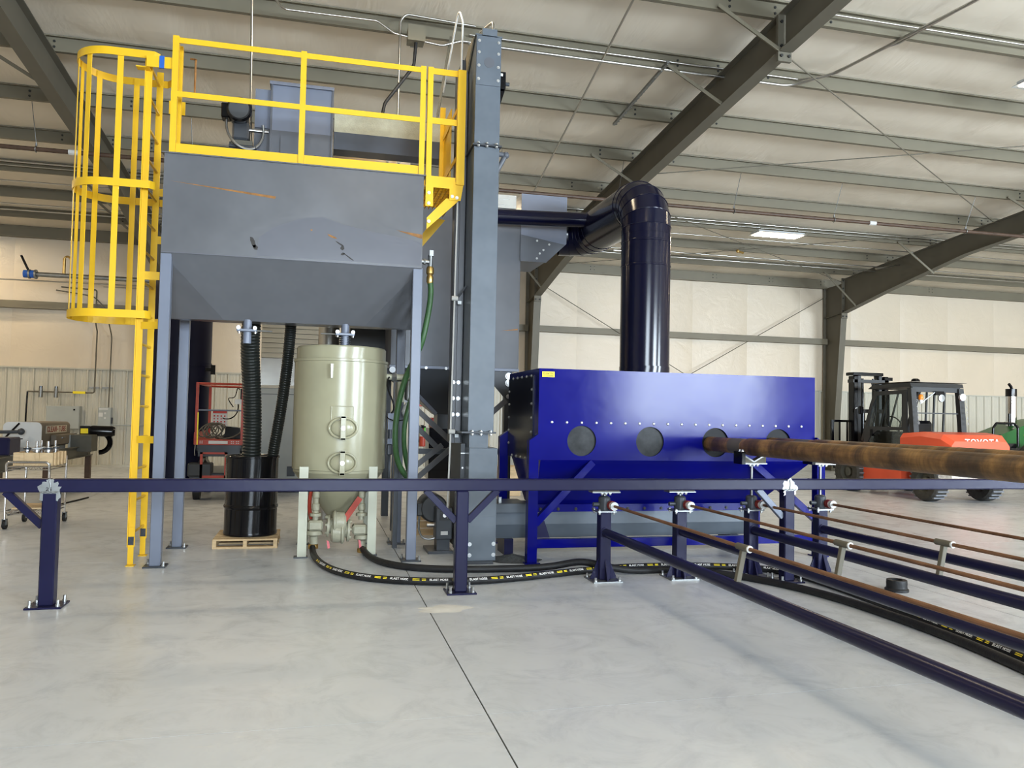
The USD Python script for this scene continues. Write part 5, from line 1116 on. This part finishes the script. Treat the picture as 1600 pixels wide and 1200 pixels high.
# mast, carriage and forks
for x in (fx-.46, fx+.34): t.p('outer_mast', MB().box(x, x+.11, 15.62, 15.82, .15, 2.55, .01), M['black'])
for x in (fx-.33, fx+.22): t.p('inner_mast', MB().box(x, x+.09, 15.66, 15.84, .2, 2.60, .01), M['char'])
t.p('mast_head', MB().box(fx-.50, fx+.30, 15.60, 15.86, 2.56, 2.63, .01), M['black']); t.p('mast_bracket', MB().box(fx+.2, fx+.62, 15.7, 15.8, 2.47, 2.54), M['black'])
t.p('cross_head', MB().box(fx-.48, fx+.46, 15.62, 15.82, 2.40, 2.47), M['char'])
for x in (fx-.18, fx+.10): t.p('lift_cylinder', MB(30).tube((x, 15.7, .3), (x, 15.7, 1.75), .05, 14).tube((x, 15.7, 1.75), (x, 15.7, 2.5), .028, 12), M['black'])
t.p('mast_tie', MB().box(fx-.46, fx+.46, 15.6, 15.66, 1.72, 1.80), M['black']); t.p('mirror_arm', MB().box(cxl-.12, cxl-.04, 15.05, 15.15, 1.68, 1.86, .02), M['black'])
t.p('mast_hose', MB(40).pipe(spline([(fx+.02, 15.64, 2.4), (fx+.05, 15.6, 1.9), (fx+.0, 15.62, 1.5)], 16), .018, 8).pipe(spline([(fx+.06, 15.64, 2.4), (fx+.10, 15.6, 1.9), (fx+.06, 15.62, 1.5)], 16), .018, 8), M['rubber'])
m = MB()
for i, ch in enumerate('5'): m.text(ch, .09, (fx-.44, 15.617, 1.74), (1, 0, 0), (0, 0, 1), .002, True)
t.p('mast_number', m, M['whiteink'])
t.p('backrest_frame', MB().box(fx-.76, fx+.66, 16.0, 16.05, 1.50, 1.55).box(fx-.76, fx-.70, 16.0, 16.05, .5, 1.5).box(fx+.60, fx+.66, 16.0, 16.05, .5, 1.5), M['black'])
for k in range(6): t.p('backrest_bar', MB().box(fx-.55+k*.2, fx-.52+k*.2, 16.01, 16.04, .6, 1.5), M['black'])
t.p('carriage', MB().box(fx-.72, fx+.62, 15.92, 16.0, .45, .60).box(fx-.72, fx+.62, 15.92, 16.0, .9, 1.0), M['black'])
for x in (fx-.5, fx+.3): t.p('fork', MB().box(x, x+.14, 16.0, 17.3, .06, .11).box(x, x+.14, 16.0, 16.06, .06, .95), M['black'])

# ================================================================ green tractor at the right edge
t = T('tractor', 'green tractor with bright exhaust stack at the right edge behind the forklift', 'tractor', (17.6, 16.6, 0))
t.p('hood', MB(25).hull([(x, y, z) for (x, z) in ((16.5, 1.26), (16.95, 1.40), (17.5, 1.60), (18.4, 1.72), (19.6, 1.76), (19.6, .95), (16.5, .95)) for y in (16.35, 17.2)]), M['tractor'])
t.p('grille', MB().box(16.42, 16.5, 16.4, 17.15, .75, 1.22, .02), M['black'])
t.p('chassis', MB().box(16.1, 19.4, 16.45, 17.1, .55, .95).box(16.0, 16.5, 15.9, 17.2, .95, 1.06), M['black'])
t.p('hood_stripe', MB().bar((17.2, 16.345, 1.25), (19.4, 16.345, 1.45), .01, .05), M['ylabel'])
for wx, r in ((17.0, .55), (19.0, .85)):
    for y in (15.55, 17.25): wp = t.p('wheel', MB(25).lathe([(.25, 0), (r-.06, -.02), (r, .05), (r, .35), (r-.06, .42), (.25, .40)], (wx, y, r), (0, 1., 0), 36), M['tire']); t.p('rim', MB(30).lathe([(0, .08), (.24, .06), (.26, .0)], (wx, y, r), (0, 1., 0), 24), M['ylabel'], parent=wp)
ex = 17.28; ey = 16.8
st_ = t.p('exhaust_stack', MB(30).tube((ex, ey, 1.30), (ex, ey, 2.24), .125, 28), M['chrome']); t.p('stack_cap', MB(30).tube((ex, ey, 2.24), (ex, ey, 2.43), .13, 28), M['black'], parent=st_)
t.p('rain_flap', MB(30).pipe([(ex+.02, ey, 2.43), (ex+.0, ey, 2.49), (ex-.07, ey, 2.56)], .035, 12), M['black'], parent=st_)
t.p('side_stack', MB(30).tube((ex-.17, ey-.1, 1.48), (ex-.17, ey-.1, 1.80), .025, 10).tube((ex-.10, ey-.1, 1.28), (ex-.10, ey-.1, 1.55), .03, 10), M['black'])
t.p('guard_bar', MB(40).pipe(fillet([(15.87, 15.95, .98), (15.87, 15.95, 1.42), (15.97, 15.95, 1.55), (16.48, 15.95, 1.55), (16.60, 15.95, 1.46), (16.60, 15.95, .98)], .08, 5), .03, 10), M['black'])
t.p('mirror', MB().box(17.55, 17.75, 16.36, 16.42, 1.60, 1.70), M['galv'])

# ================================================================ dark storage tank and objects behind the hopper
t = T('storage_tank', 'tall dark navy cylindrical tank standing behind the ladder', 'tank', (-2.55, 16.2, 0))
M['tanknavy'] = pm('tank_navy', (.005, .006, .022), .45, spec=.15)
t.p('shell', MB(30).lathe([(0, .05), (.56, .05), (.56, 3.75), (.5, 3.9), (.3, 4.0), (0, 4.02)], (-2.55, 16.2, 0), 'z', 48), M['tanknavy'])
for z in (.9, 2.35): t.p('band', MB(30).lathe([(.56, -.03), (.572, -.03), (.572, .03), (.56, .03)], (-2.55, 16.2, z), 'z', 48), M['tanknavy'])
t.p('fitting', MB().box(-2.10, -1.96, 15.93, 15.97, 2.22, 2.28).box(-1.96, -1.88, 15.91, 15.99, 2.16, 2.34), M['black']); t.p('stand', MB(30).lathe([(.5, 0), (.5, .05), (0, .05)], (-2.55, 16.2, 0), 'z', 32), M['dgrey'])
t = T('scissor_lift', 'faded red scissor lift with coiled cables on its platform', 'lift', (-1.55, 14.8, 0))
sx0, sx1, sy0, sy1 = -1.95, -1.17, 14.0, 15.7
t.p('platform', MB().box(sx0, sx1, sy0, sy1, .915, 1.005, .006), M['red'])
t.p('platform_label', MB().box(-1.72, -1.42, sy0-.004, sy0, .935, .985), M['label'])
hl = MB()
for k in range(5):
    for x in (-1.85, -1.82, -1.36, -1.33, -1.28, -1.25): 
        if k < 2: hl.box(x-.008, x+.008, sy0-.003, sy0, .94+k*.028, .955+k*.028)
t.p('platform_holes', hl, M['label'], kind='stuff')
for x in (sx0+.03, sx1-.03):
    for y in (sy0+.03, sy1-.03): t.p('guard_post', MB().box(x-.022, x+.022, y-.022, y+.022, 1.0, 1.95), M['red'])
for z, nm in ((1.93, 'top_rail'), (1.49, 'mid_rail')):
    for y in (sy0+.03, sy1-.03): t.p(nm, MB(30).tube((sx0+.03, y, z), (sx1-.03, y, z), .02 if z > 1.6 else .014, 10), M['red'] if z > 1.6 else M['leg'])
    for x in (sx0+.03, sx1-.03): t.p(nm, MB(30).tube((x, sy0+.03, z), (x, sy1-.03, z), .02 if z > 1.6 else .014, 10), M['red'])
t.p('toe_board', MB().box(sx0, sx0+.01, sy0, sy1, 1.0, 1.12).box(sx1-.01, sx1, sy0, sy1, 1.0, 1.12), M['red'])
sg = t.p('sign_board', MB().box(-1.78, -1.53, 14.9, 14.91, 1.19, 1.48), M['label'], label='white sign with red heading')
m = MB().box(-1.77, -1.54, 14.893, 14.9, 1.44, 1.475)
for i in range(4):
    for j in range(4): m.box(-1.76+j*.058, -1.735+j*.058, 14.895, 14.9, 1.23+i*.05, 1.25+i*.05)
t.p('sign_marks', m, M['redink'], parent=sg, kind='stuff')
t.p('control_box', MB().box(-1.33, -1.21, 14.02, 14.06, 1.60, 1.68), M['label']); t.p('control_grip', MB().box(-1.25, -1.2, 14.06, 14.12, 1.68, 1.86, .01), M['black'])
t.p('control_cable', MB(40).pipe(spline([(-1.28, 14.05, 1.6), (-1.30, 14.08, 1.45), (-1.4, 14.2, 1.36), (-1.55, 14.4, 1.36)], 20), .010, 6).pipe(spline([(-1.15, 14.03, 1.96), (-1.22, 14.04, 2.06), (-1.18, 14.05, 2.1), (-1.05, 14.1, 2.12)], 16), .012, 6).pipe(spline([(-1.26, 14.08, 1.84), (-1.30, 14.08, 1.86), (-1.34, 14.08, 1.72), (-1.42, 14.1, 1.7), (-1.36, 14.1, 1.55)], 16), .008, 6), M['black'])
t.p('scissor_arm', MB().bar((sx0+.06, sy0+.1, .86), (sx0+.06, sy1-.2, .50), .05, .08).bar((sx0+.06, sy0+.1, .50), (sx0+.06, sy1-.2, .86), .05, .08), M['dgrey'])
t.p('scissor_arm', MB().bar((sx1-.06, sy0+.1, .86), (sx1-.06, sy1-.2, .50), .05, .08).bar((sx1-.06, sy0+.1, .50), (sx1-.06, sy1-.2, .86), .05, .08), M['dgrey'])
t.p('upper_frame', MB().box(sx0+.04, sx1-.04, sy0+.05, sy1-.1, .86, .915).box(sx0+.06, sx1-.06, sy0+.08, sy0+.14, .72, .86), M['dgrey'])
t.p('base', MB().box(sx0-.05, sx1+.05, sy0-.05, sy1+.05, .22, .46, .02), M['dgrey']); t.p('base_shelf', MB().box(sx0-.07, sx0+.3, sy0-.1, sy0+.2, .40, .62, .02), M['char'])
t.p('ladder_frame', MB().box(-1.83, -1.79, sy0-.10, sy0-.07, .38, .80).box(-1.45, -1.41, sy0-.10, sy0-.07, .38, .80).box(-1.83, -1.41, sy0-.10, sy0-.07, .77, .80).box(-1.83, -1.41, sy0-.10, sy0-.07, .38, .42), M['red'])
for wx in (sx0+.05, sx1-.05):
    for wy in (sy0+.2, sy1-.2): t.p('wheel', MB(30).tube((wx-.05, wy, .16), (wx+.05, wy, .16), .16, 24), M['rubber'])
t.p('chain', MB(30).pipe([(-1.92, sy0-.03, .92), (-1.925, sy0-.035, .80), (-1.92, sy0-.03, .74)], .009, 6), M['galv']); t.p('gate_strap', MB().box(-1.905, -1.885, sy0-.005, sy0, .92, 1.45), M['ylabel'])
t = T('cable_coil', 'loose grey cable coils heaped on the scissor lift platform', 'cable', (-1.7, 14.3, 1.005))
for k in range(9): t.p('loop', MB(40).pipe(arc((-1.76+.022*k+.03*math.sin(k*2.3), 14.2+.03*k, 1.145+.015*math.cos(k*1.7)), .135-.018*((k*7) % 5)/4, 0, 360, nrm((1, .5*math.sin(k*1.9), .1*math.cos(k))), nrm((.5*math.cos(k*1.3), .3, 1)), 26), .010, 6), M['steel'])
t.p('tail', MB(40).pipe(spline([(-1.6, 14.2, 1.05), (-1.5, 14.15, 1.02), (-1.35, 14.2, 1.05), (-1.24, 14.3, 1.14)], 20), .014, 6), M['steel'])
S('gear_bag', MB(25).hull([(x, y, z) for x, z in ((-1.52, 1.01), (-1.24, 1.01), (-1.26, 1.20), (-1.48, 1.22)) for y in (14.3, 14.7)]), M['black'], 'black gear bag beside the cable coils on the lift', 'bag')
t = T('air_handler', 'grey air handling cabinet with silver panel and louvred top', 'cabinet', (-.5, 15.6, 0))
ax0, ax1, ay = -1.03, .05, 15.3
t.p('body', MB().box(ax0, ax1, ay, 16.4, .06, 1.92, .006), M['panelgrey']); t.p('trim_strip', MB().box(ax0-.01, ax1+.01, ay-.015, 16.4, 1.92, 1.97), M['wains']); t.p('seam', MB().box(ax0, ax1, ay-.004, ay, 1.80, 1.81), M['dgrey'])
t.p('silver_panel', MB().box(ax0+.01, ax1-.01, ay+.01, 16.4, 1.97, 2.47), M['silver']); t.p('skid', MB().box(ax0, ax1, ay+.02, 16.4, 0, .06), M['black'])
for k in range(9): t.p('louvre', MB().prism([(ay, 2.48+k*.092), (ay+.05, 2.48+k*.092), (ay+.03, 2.565+k*.092), (ay+.02, 2.565+k*.092)], 'x', ax0+.01, ax1-.01), M['wains'])
t.p('louvre_back', MB().box(ax0+.01, ax1-.01, ay+.06, 16.4, 2.47, 3.32), M['wains']); t.p('vent', MB().box(-.50, -.36, ay-.01, ay, .30, .48), M['dgrey'])
S('vent_stack', MB(30).tube((.14, 11.6, 2.2), (.14, 11.6, 4.1), .145, 32).tube((.14, 11.6, 0), (.14, 11.6, 2.2), .145, 32), M['silver'], 'cream round stack rising behind the khaki tank', 'pipe')
# red tool cabinet and extinguisher by the back wall
t = T('tool_cabinet', 'black tool cabinet with red top box behind the dust collector', 'cabinet', (2.75, 17.2, 0))
t.p('body', MB().box(2.35, 3.1, 17.0, 17.6, .1, 1.20, .01), M['black'])
for k in range(6): t.p('drawer', MB().box(2.38, 3.07, 16.985, 17.0, .14+k*.17, .29+k*.17, .004), M['black'])
t.p('top_box', MB().box(2.4, 3.05, 17.05, 17.5, 1.2, 1.42, .02), M['darkred'])
for x in (2.42, 3.03):
    for y in (17.07, 17.53): t.p('caster', MB(30).tube((x-.02, y, .05), (x+.02, y, .05), .05, 14), M['rubber'])
t = T('fire_extinguisher', 'red fire extinguisher hung on the wall behind the braces', 'extinguisher', (2.82, 21.75, .6))
t.p('cylinder', MB(30).lathe([(0, .60), (.085, .61), (.09, .64), (.09, 1.0), (.06, 1.07), (.03, 1.1), (0, 1.1)], (2.84, 21.82, 0), 'z', 24), M['red']); t.p('band', MB(30).lathe([(.091, .88), (.092, .88), (.092, .98), (.091, .98)], (2.84, 21.82, 0), 'z', 24), M['label'])
t.p('bracket', MB().box(2.80, 2.88, 21.905, 21.966, .8, .95), M['dgrey']); t.p('inspection_tag', MB().box(2.86, 2.96, 21.71, 21.72, .93, 1.12), pm('green_tag', (.10, .5, .06), .5)); t.p('valve_head', MB().box(2.80, 2.92, 21.80, 21.84, 1.1, 1.16).box(2.78, 2.86, 21.79, 21.83, 1.16, 1.19), M['black']); t.p('hose', MB(40).pipe(spline([(2.80, 21.80, 1.13), (2.70, 21.79, 1.10), (2.70, 21.79, .9), (2.73, 21.79, .72)], 16), .012, 8), M['black'])
t = T('extinguisher_sign', 'small red fire extinguisher sign high on the wainscot', 'sign', (2.78, 21.9, 1.86)); t.p('plate', MB().box(2.70, 2.88, 21.93, 21.945, 1.70, 2.03), M['red']); t.p('lettering', MB().box(2.73, 2.85, 21.926, 21.93, 1.94, 1.98).box(2.76, 2.82, 21.926, 21.93, 1.74, 1.88), M['label'])

# ================================================================ left background: wall equipment
def wallbox(name, label, x0, x1, z0, z1, dep, mat, cat, parts):
    t = T(name, label, cat, ((x0+x1)/2, 21.95-dep/2, z0)); y = 21.95-dep
    t.p('enclosure', MB().box(x0, x1, y, 21.943, z0, z1, .006), mat); t.p('door', MB().box(x0+.01, x1-.01, y-.012, y, z0+.01, z1-.01, .004), mat)
    for nm, a, b, c, d, mm in parts: t.p(nm, MB().box(a, b, y-.018, y-.012, c, d), mm)
    return t
wallbox('control_enclosure', 'wide grey electrical enclosure on the left wall behind the tube machine', -6.45, -5.70, .95, 1.52, .22, M['panelgrey'], 'enclosure', [('latch', -5.84, -5.80, 1.41, 1.45, M['black'])])
dsc = wallbox('disconnect_switch', 'narrow grey disconnect switch box with white label', -5.30, -5.0, .89, 1.50, .16, M['panelgrey'], 'enclosure', [('label_plate', -5.28, -5.18, 1.27, 1.37, M['label']), ('warning_strip', -5.27, -5.07, 1.44, 1.48, M['label']), ('switch_mark', -5.15, -5.11, 1.33, 1.38, M['label']), ('switch_mark', -5.15, -5.11, 1.21, 1.26, M['label'])])
dsc.p('handle', MB().box(-5.0, -4.96, 21.8, 21.85, 1.1, 1.25), M['dgrey'])
t = T('air_line', 'thin compressed-air line with regulators on the left wall', 'pipe', (-6.1, 21.88, 1.88))
t.p('line', MB(40).pipe(fillet([(-6.92, 21.87, 1.86), (-5.42, 21.87, 1.86), (-5.42, 21.87, 1.98), (-5.41, 21.87, 3.4), (-5.41, 21.66, 3.65), (-5.40, 21.66, 4.42), (-6.2, 21.64, 4.45)], .06, 5), .018, 8), M['steel'])
t.p('drop_hose', MB(40).pipe([(-6.92, 21.87, 1.86), (-6.93, 21.86, 1.4), (-6.93, 21.86, .9)], .02, 8), M['black'])
for x in (-6.62, -6.28): rg = t.p('regulator', MB(30).tube((x, 21.85, 1.72), (x, 21.85, 1.95), .045, 14), M['galv']); t.p('regulator_knob', MB(30).tube((x, 21.85, 1.95), (x, 21.85, 2.0), .035, 12), M['black'], parent=rg)
t.p('yellow_valve', MB().box(-5.9, -5.62, 21.84, 21.89, 1.83, 1.89), M['ylabel']); t.p('strut', MB().box(-5.55, -5.32, 21.88, 21.93, 1.97, 2.01).box(-5.25, -5.02, 21.88, 21.93, 1.97, 2.01), M['galv'])
S('conduit_riser', MB(40).pipe(fillet([(-5.08, 21.87, 1.50), (-5.07, 21.87, 3.3), (-5.09, 21.62, 3.6), (-5.16, 21.62, 3.95), (-5.45, 21.6, 4.25), (-6.3, 21.6, 4.36)], .3, 8), .016, 8), M['steel'], 'thin conduit rising from the disconnect switch up the left wall', 'conduit')
S('conduit', MB(40).pipe([(-9, 20.6, 4.42), (-3.9, 20.6, 4.42)], .018, 8).pipe([(-5.0, 20.6, 4.36), (-3.9, 20.6, 4.36)], .014, 8), M['conduit'], 'thin bright conduit below the valved pipe at the left', 'conduit')
S('conduit_run', MB(40).pipe([(-5.7, 21.87, 1.04), (-5.3, 21.87, 1.04)], .016, 8).pipe([(-5.0, 21.87, 1.06), (-3.9, 21.87, 1.06)], .016, 8), M['panelgrey'], 'short grey conduit joining the two wall enclosures', 'conduit')
t = T('valved_pipe', 'horizontal steel pipe ending in a blue lever valve high on the left', 'pipe', (-5.2, 20.6, 4.58))
t.p('pipe', MB(30).tube((-6.45, 20.6, 4.57), (-3.4, 20.6, 4.57), .055, 18), M['galv'])
t.p('flange', MB(30).tube((-6.47, 20.6, 4.57), (-6.43, 20.6, 4.57), .11, 18).tube((-6.60, 20.6, 4.57), (-6.56, 20.6, 4.57), .11, 18), M['galv']); t.p('valve_body', MB(30).tube((-6.70, 20.6, 4.57), (-6.47, 20.6, 4.57), .09, 18), M['bluetape'])
t.p('lever', MB().bar((-6.60, 20.55, 4.66), (-6.74, 20.5, 4.98), .03, .05), M['black']); t.p('relief_valve', MB(30).tube((-5.86, 20.6, 4.62), (-5.86, 20.6, 4.98), .035, 12).pipe(arc((-5.80, 20.6, 4.97), .06, 0, 180, (1, 0, 0), (0, 0, 1), 8), .025, 8), M['brass'])
t.p('hanger', MB().tube((-4.2, 20.6, 4.6), (-4.2, 20.5, roof(20.5)+.02), .007, 6).tube((-5.6, 20.6, 4.6), (-5.6, 20.5, roof(20.5)+.02), .007, 6), M['galv'])
# tube cleaning machine on its olive track
t = T('tube_cleaner', 'brown and white tube cleaning machine on an olive track at the left wall', 'machine', (-5.1, 16.9, 0))
mx0, mx1, my0, my1 = -5.42, -4.80, 16.0, 17.7
rr_ = Polygon([(mx0, .75), (mx1, .75), (mx1, 1.21), (mx0, 1.21)]).buffer(-.09).buffer(.09, 8).union(shapely.box(mx0, .75, mx1, .9))
t.p('front_plate', MB().prism(rr_, 'y', my0-.02, my0), M['white'])
t.p('hood', MB(30).prism(rr_.buffer(-.006), 'y', my0, my1), M['brown']); t.p('lower_case', MB().box(mx0+.08, mx1-.02, my0+.05, my1-.2, .58, .75), M['white'])
t.p('lettering_plate', MB().box(mx1-.004, mx1+.004, my0+.22, my1-.25, 1.00, 1.14), M['wains'])
t.p('machine_lettering', MB().text('CLEAN-TUBE', .10, (mx1+.0045, my0+.26, 1.025), (0, 1, 0), (0, 0, 1), .002, True, 1.12), M['darkred'], label='dark red machine lettering')
t.p('side_case', MB().box(mx1, mx1+.10, my0+.5, my1+.1, .78, .97, .01), M['brown']); t.p('case_handle', MB().box(mx1+.10, mx1+.115, my0+.8, my0+1.0, .90, .92), M['galv'])
t.p('clamp_arm', MB(30).tube((-6.2, 15.6, 1.02), (-5.10, 15.75, 1.04), .03, 12).sphere((-5.06, 15.76, 1.045), .06, 2), M['dgrey']); t.p('lever', MB().bar((-5.38, 15.85, .88), (-5.12, 15.85, 1.19), .02, .03), M['black'])
t.p('arm_stand', MB().box(-6.25, -6.15, 15.55, 15.65, 0, 1.02), M['dgrey'])
t.p('gear_motor', MB(30).lathe([(0, 0), (.10, 0), (.11, .04), (.11, .40), (.085, .46), (0, .46)], (-4.45, 17.75, 1.02), nrm((1, .15, -.02)), 20), M['black']); t.p('motor_adapter', MB().box(-4.62, -4.42, 17.66, 17.86, .92, 1.12, .01), M['black']); t.p('motor_label', MB().box(-4.60, -4.46, 17.655, 17.662, .97, 1.07), M['ylabel'])
t.p('drive_box', MB().box(-4.68, -4.30, 17.3, 17.75, .62, .95, .006), M['olive']); t.p('box_end', MB().box(-4.72, -4.68, 17.3, 17.75, .62, .95), M['panelgrey'])
t.p('cable_chain', MB(30).pipe(arc((-4.3, 17.9, .78), .20, -90, 90, (1, 0, 0), (0, 0, 1), 14), .055, 6), M['black'])
for x in (-5.3, -4.55): t.p('track_rail', MB().prism([(x-.03, .50), (x+.03, .50), (x+.03, .52), (x-.01, .52), (x-.01, .70), (x+.03, .70), (x+.03, .72), (x-.03, .72)], 'y', 12.9, 18.3), M['olive'])
for y in (13.1, 15.5, 18.1):
    for x in (-5.3, -4.55): t.p('track_leg', MB().box(x-.05, x+.05, y-.05, y+.05, 0, .50), M['sprink'])
t.p('track_tie', MB().box(-5.3, -4.55, 15.45, 15.55, .5, .58).box(-5.3, -4.55, 18.05, 18.15, .5, .58), M['olive'])
t.p('saddle', MB().box(-5.25, -4.6, 16.1, 17.4, .5, .62), M['dgrey'])
S('blue_bin', MB().box(-5.55, -4.62, 13.9, 14.4, .725, 1.0, .02).box(-5.57, -4.60, 13.88, 14.42, .96, .975), M['navy'], 'dark blue trough resting on the olive track at the left edge', 'bin')
# wire cart with the wooden box of steel heads
t = T('wire_cart', 'chrome wire shelf cart on black casters at the left', 'cart', (-3.4, 11.2, 0))
kx0, kx1, ky0, ky1 = -3.64, -3.17, 10.9, 11.58
for x in (kx0, kx1):
    for y in (ky0, ky1):
        lp = t.p('post', MB(30).tube((x, y, .12), (x, y, .80 if y == ky0 else .86), .0135, 10), M['chrome'])
        t.p('caster', MB(30).tube((x-.018, y+.02, .055), (x+.018, y+.02, .055), .055, 18), M['rubber'], parent=lp); t.p('caster_fork', MB().box(x-.025, x-.019, y-.01, y+.04, .05, .12).box(x+.019, x+.025, y-.01, y+.04, .05, .12).box(x-.025, x+.025, y-.01, y+.04, .115, .125), M['galv'], parent=lp)
for z in (.22, .50, .755):
    sh = MB(30)
    for y in (ky0, ky1): sh.tube((kx0, y, z), (kx1, y, z), .006, 6).tube((kx0, y, z-.035), (kx1, y, z-.035), .006, 6)
    for x in (kx0, kx1): sh.tube((x, ky0, z), (x, ky1, z), .006, 6).tube((x, ky0, z-.035), (x, ky1, z-.035), .006, 6)
    zz = [(kx0+(kx1-kx0)*i/16, ky0, z-(.035 if i % 2 else 0)) for i in range(17)]; sh.pipe(zz, .004, 5)
    for i in range(14): sh.tube((kx0+.02+i*(kx1-kx0-.04)/13, ky0, z), (kx0+.02+i*(kx1-kx0-.04)/13, ky1, z), .003, 5)
    t.p('wire_shelf', sh, M['chrome'])
t.p('push_handle', MB(40).pipe(fillet([(kx0, ky0, .70), (kx0, ky0-.02, .815), (kx1, ky0-.02, .815), (kx1, ky0, .70)], .05, 6), .014, 10), M['chrome'])
S('plywood_sheet', MB().box(kx0+.05, kx1-.02, ky0+.06, ky1-.08, .232, .25), M['wood2'], 'pale plywood sheet on the lowest shelf of the wire cart', 'board')
S('black_tray', MB().box(kx0+.04, kx1-.08, ky0+.1, ky1-.1, .51, .56, .01), M['black'], 'black tray on the middle shelf of the wire cart', 'tray')
t = T('wooden_box', 'open pine box of steel cleaning heads on top of the wire cart', 'box', (-3.4, 11.2, .765))
wx0, wx1, wy0, wy1, wz0, wz1 = -3.60, -3.16, 10.98, 11.52, .765, .925
for a_ in ((wx0, wx1, wy0, wy0+.015), (wx0, wx1, wy1-.015, wy1), (wx0, wx0+.015, wy0+.015, wy1-.015), (wx1-.015, wx1, wy0+.015, wy1-.015)): t.p('side_board', MB().box(*a_, wz0, wz1), M['wood2'])
t.p('bottom_board', MB().box(wx0+.015, wx1-.015, wy0+.015, wy1-.015, wz0, wz0+.012), M['wood2'])
for x in (-3.50, -3.33): t.p('cleat', MB().box(x-.02, x+.02, wy0-.014, wy0, wz0, wz1), M['wood2'])
for y in (11.06, 11.2, 11.34, 11.47): t.p('cleat', MB().box(wx1, wx1+.014, y-.02, y+.02, wz0, wz1), M['wood2'])
for k, (x, y, r, nm) in enumerate(((-3.48, 11.08, .035, 'front left'), (-3.37, 11.07, .045, 'front middle'), (-3.245, 11.08, .048, 'front right'), (-3.40, 11.34, .04, 'rear left'), (-3.25, 11.38, .04, 'rear right'))):
    h = T('cleaning_head', f'polished steel tube cleaning head standing {nm} in the pine box', 'tool', (x, y, wz0+.012))
    h.p('body', MB(30).lathe([(0, .777), (r*.7, .777), (r*.7, .93), (r, .935), (r, .955), (r*1.15, .96), (r*1.15, .985), (r*.6, .99)], (x, y, 0), 'z', 24), M['steelbright']); h.p('collar', MB(30).lathe([(r*1.15, .962), (r*1.22, .965), (r*1.22, .98), (r*1.15, .983)], (x, y, 0), 'z', 24), M['dgrey' if k % 2 == 0 else 'white'])
    h.p('spindle', MB(30).tube((x, y, .985), (x, y, 1.065), r*.36, 16), M['chrome'])
# junction box and conduits above the railing
t = T('junction_box', 'grey junction box on the conduits above the railing', 'box', (1.13, 10.6, 6.3))
t.p('box', MB().box(1.03, 1.25, 10.35, 10.55, 6.42, 6.62, .006), M['purlin']); t.p('lid', MB().box(1.025, 1.255, 10.34, 10.35, 6.415, 6.625), M['purlin']); t.p('mount', MB().box(1.1, 1.2, 10.55, 10.75, 6.5, 6.6), M['galv'])
cond(fillet([(-.90, 9.5, 6.9), (-.82, 9.7, 6.6), (-.55, 10.4, 6.62), (.62, 10.45, 6.66), (.86, 10.45, 6.52), (1.03, 10.45, 6.50)], .12, 6), .014, 'bright conduit running left from the junction box')
cond([(-.86, 9.3, 6.93), (-.80, 9.28, 4.2)], .014, 'pale vertical conduit dropping behind the railing to the inlet box')
cond(fillet([(.93, 10.45, 4.9), (.93, 10.45, 6.70), (1.0, 10.45, 6.80), (1.95, 10.48, 6.78)], .15, 8), .016, 'bright conduit bending up beside the junction box')
cond(fillet([(1.25, 10.45, 6.46), (1.5, 10.45, 6.44), (1.75, 10.48, 6.55), (2.0, 10.5, 6.56)], .15, 6), .016, 'short wavy conduit leaving the junction box to the right')
cond(fillet([(1.14, 10.42, 6.42), (1.12, 10.42, 6.1), (.75, 10.4, 5.55), (.68, 10.4, 5.15)], .2, 8), .022, 'dark flexible conduit hanging from the junction box', 'rubber')
sc = MB().bar((1.62, 10.5, 6.60), (1.40, 10.6, 5.0), .03, .03)
S('strut_hanger', sc, M['steel'], 'dark slotted strut hanging below the junction box', 'channel')
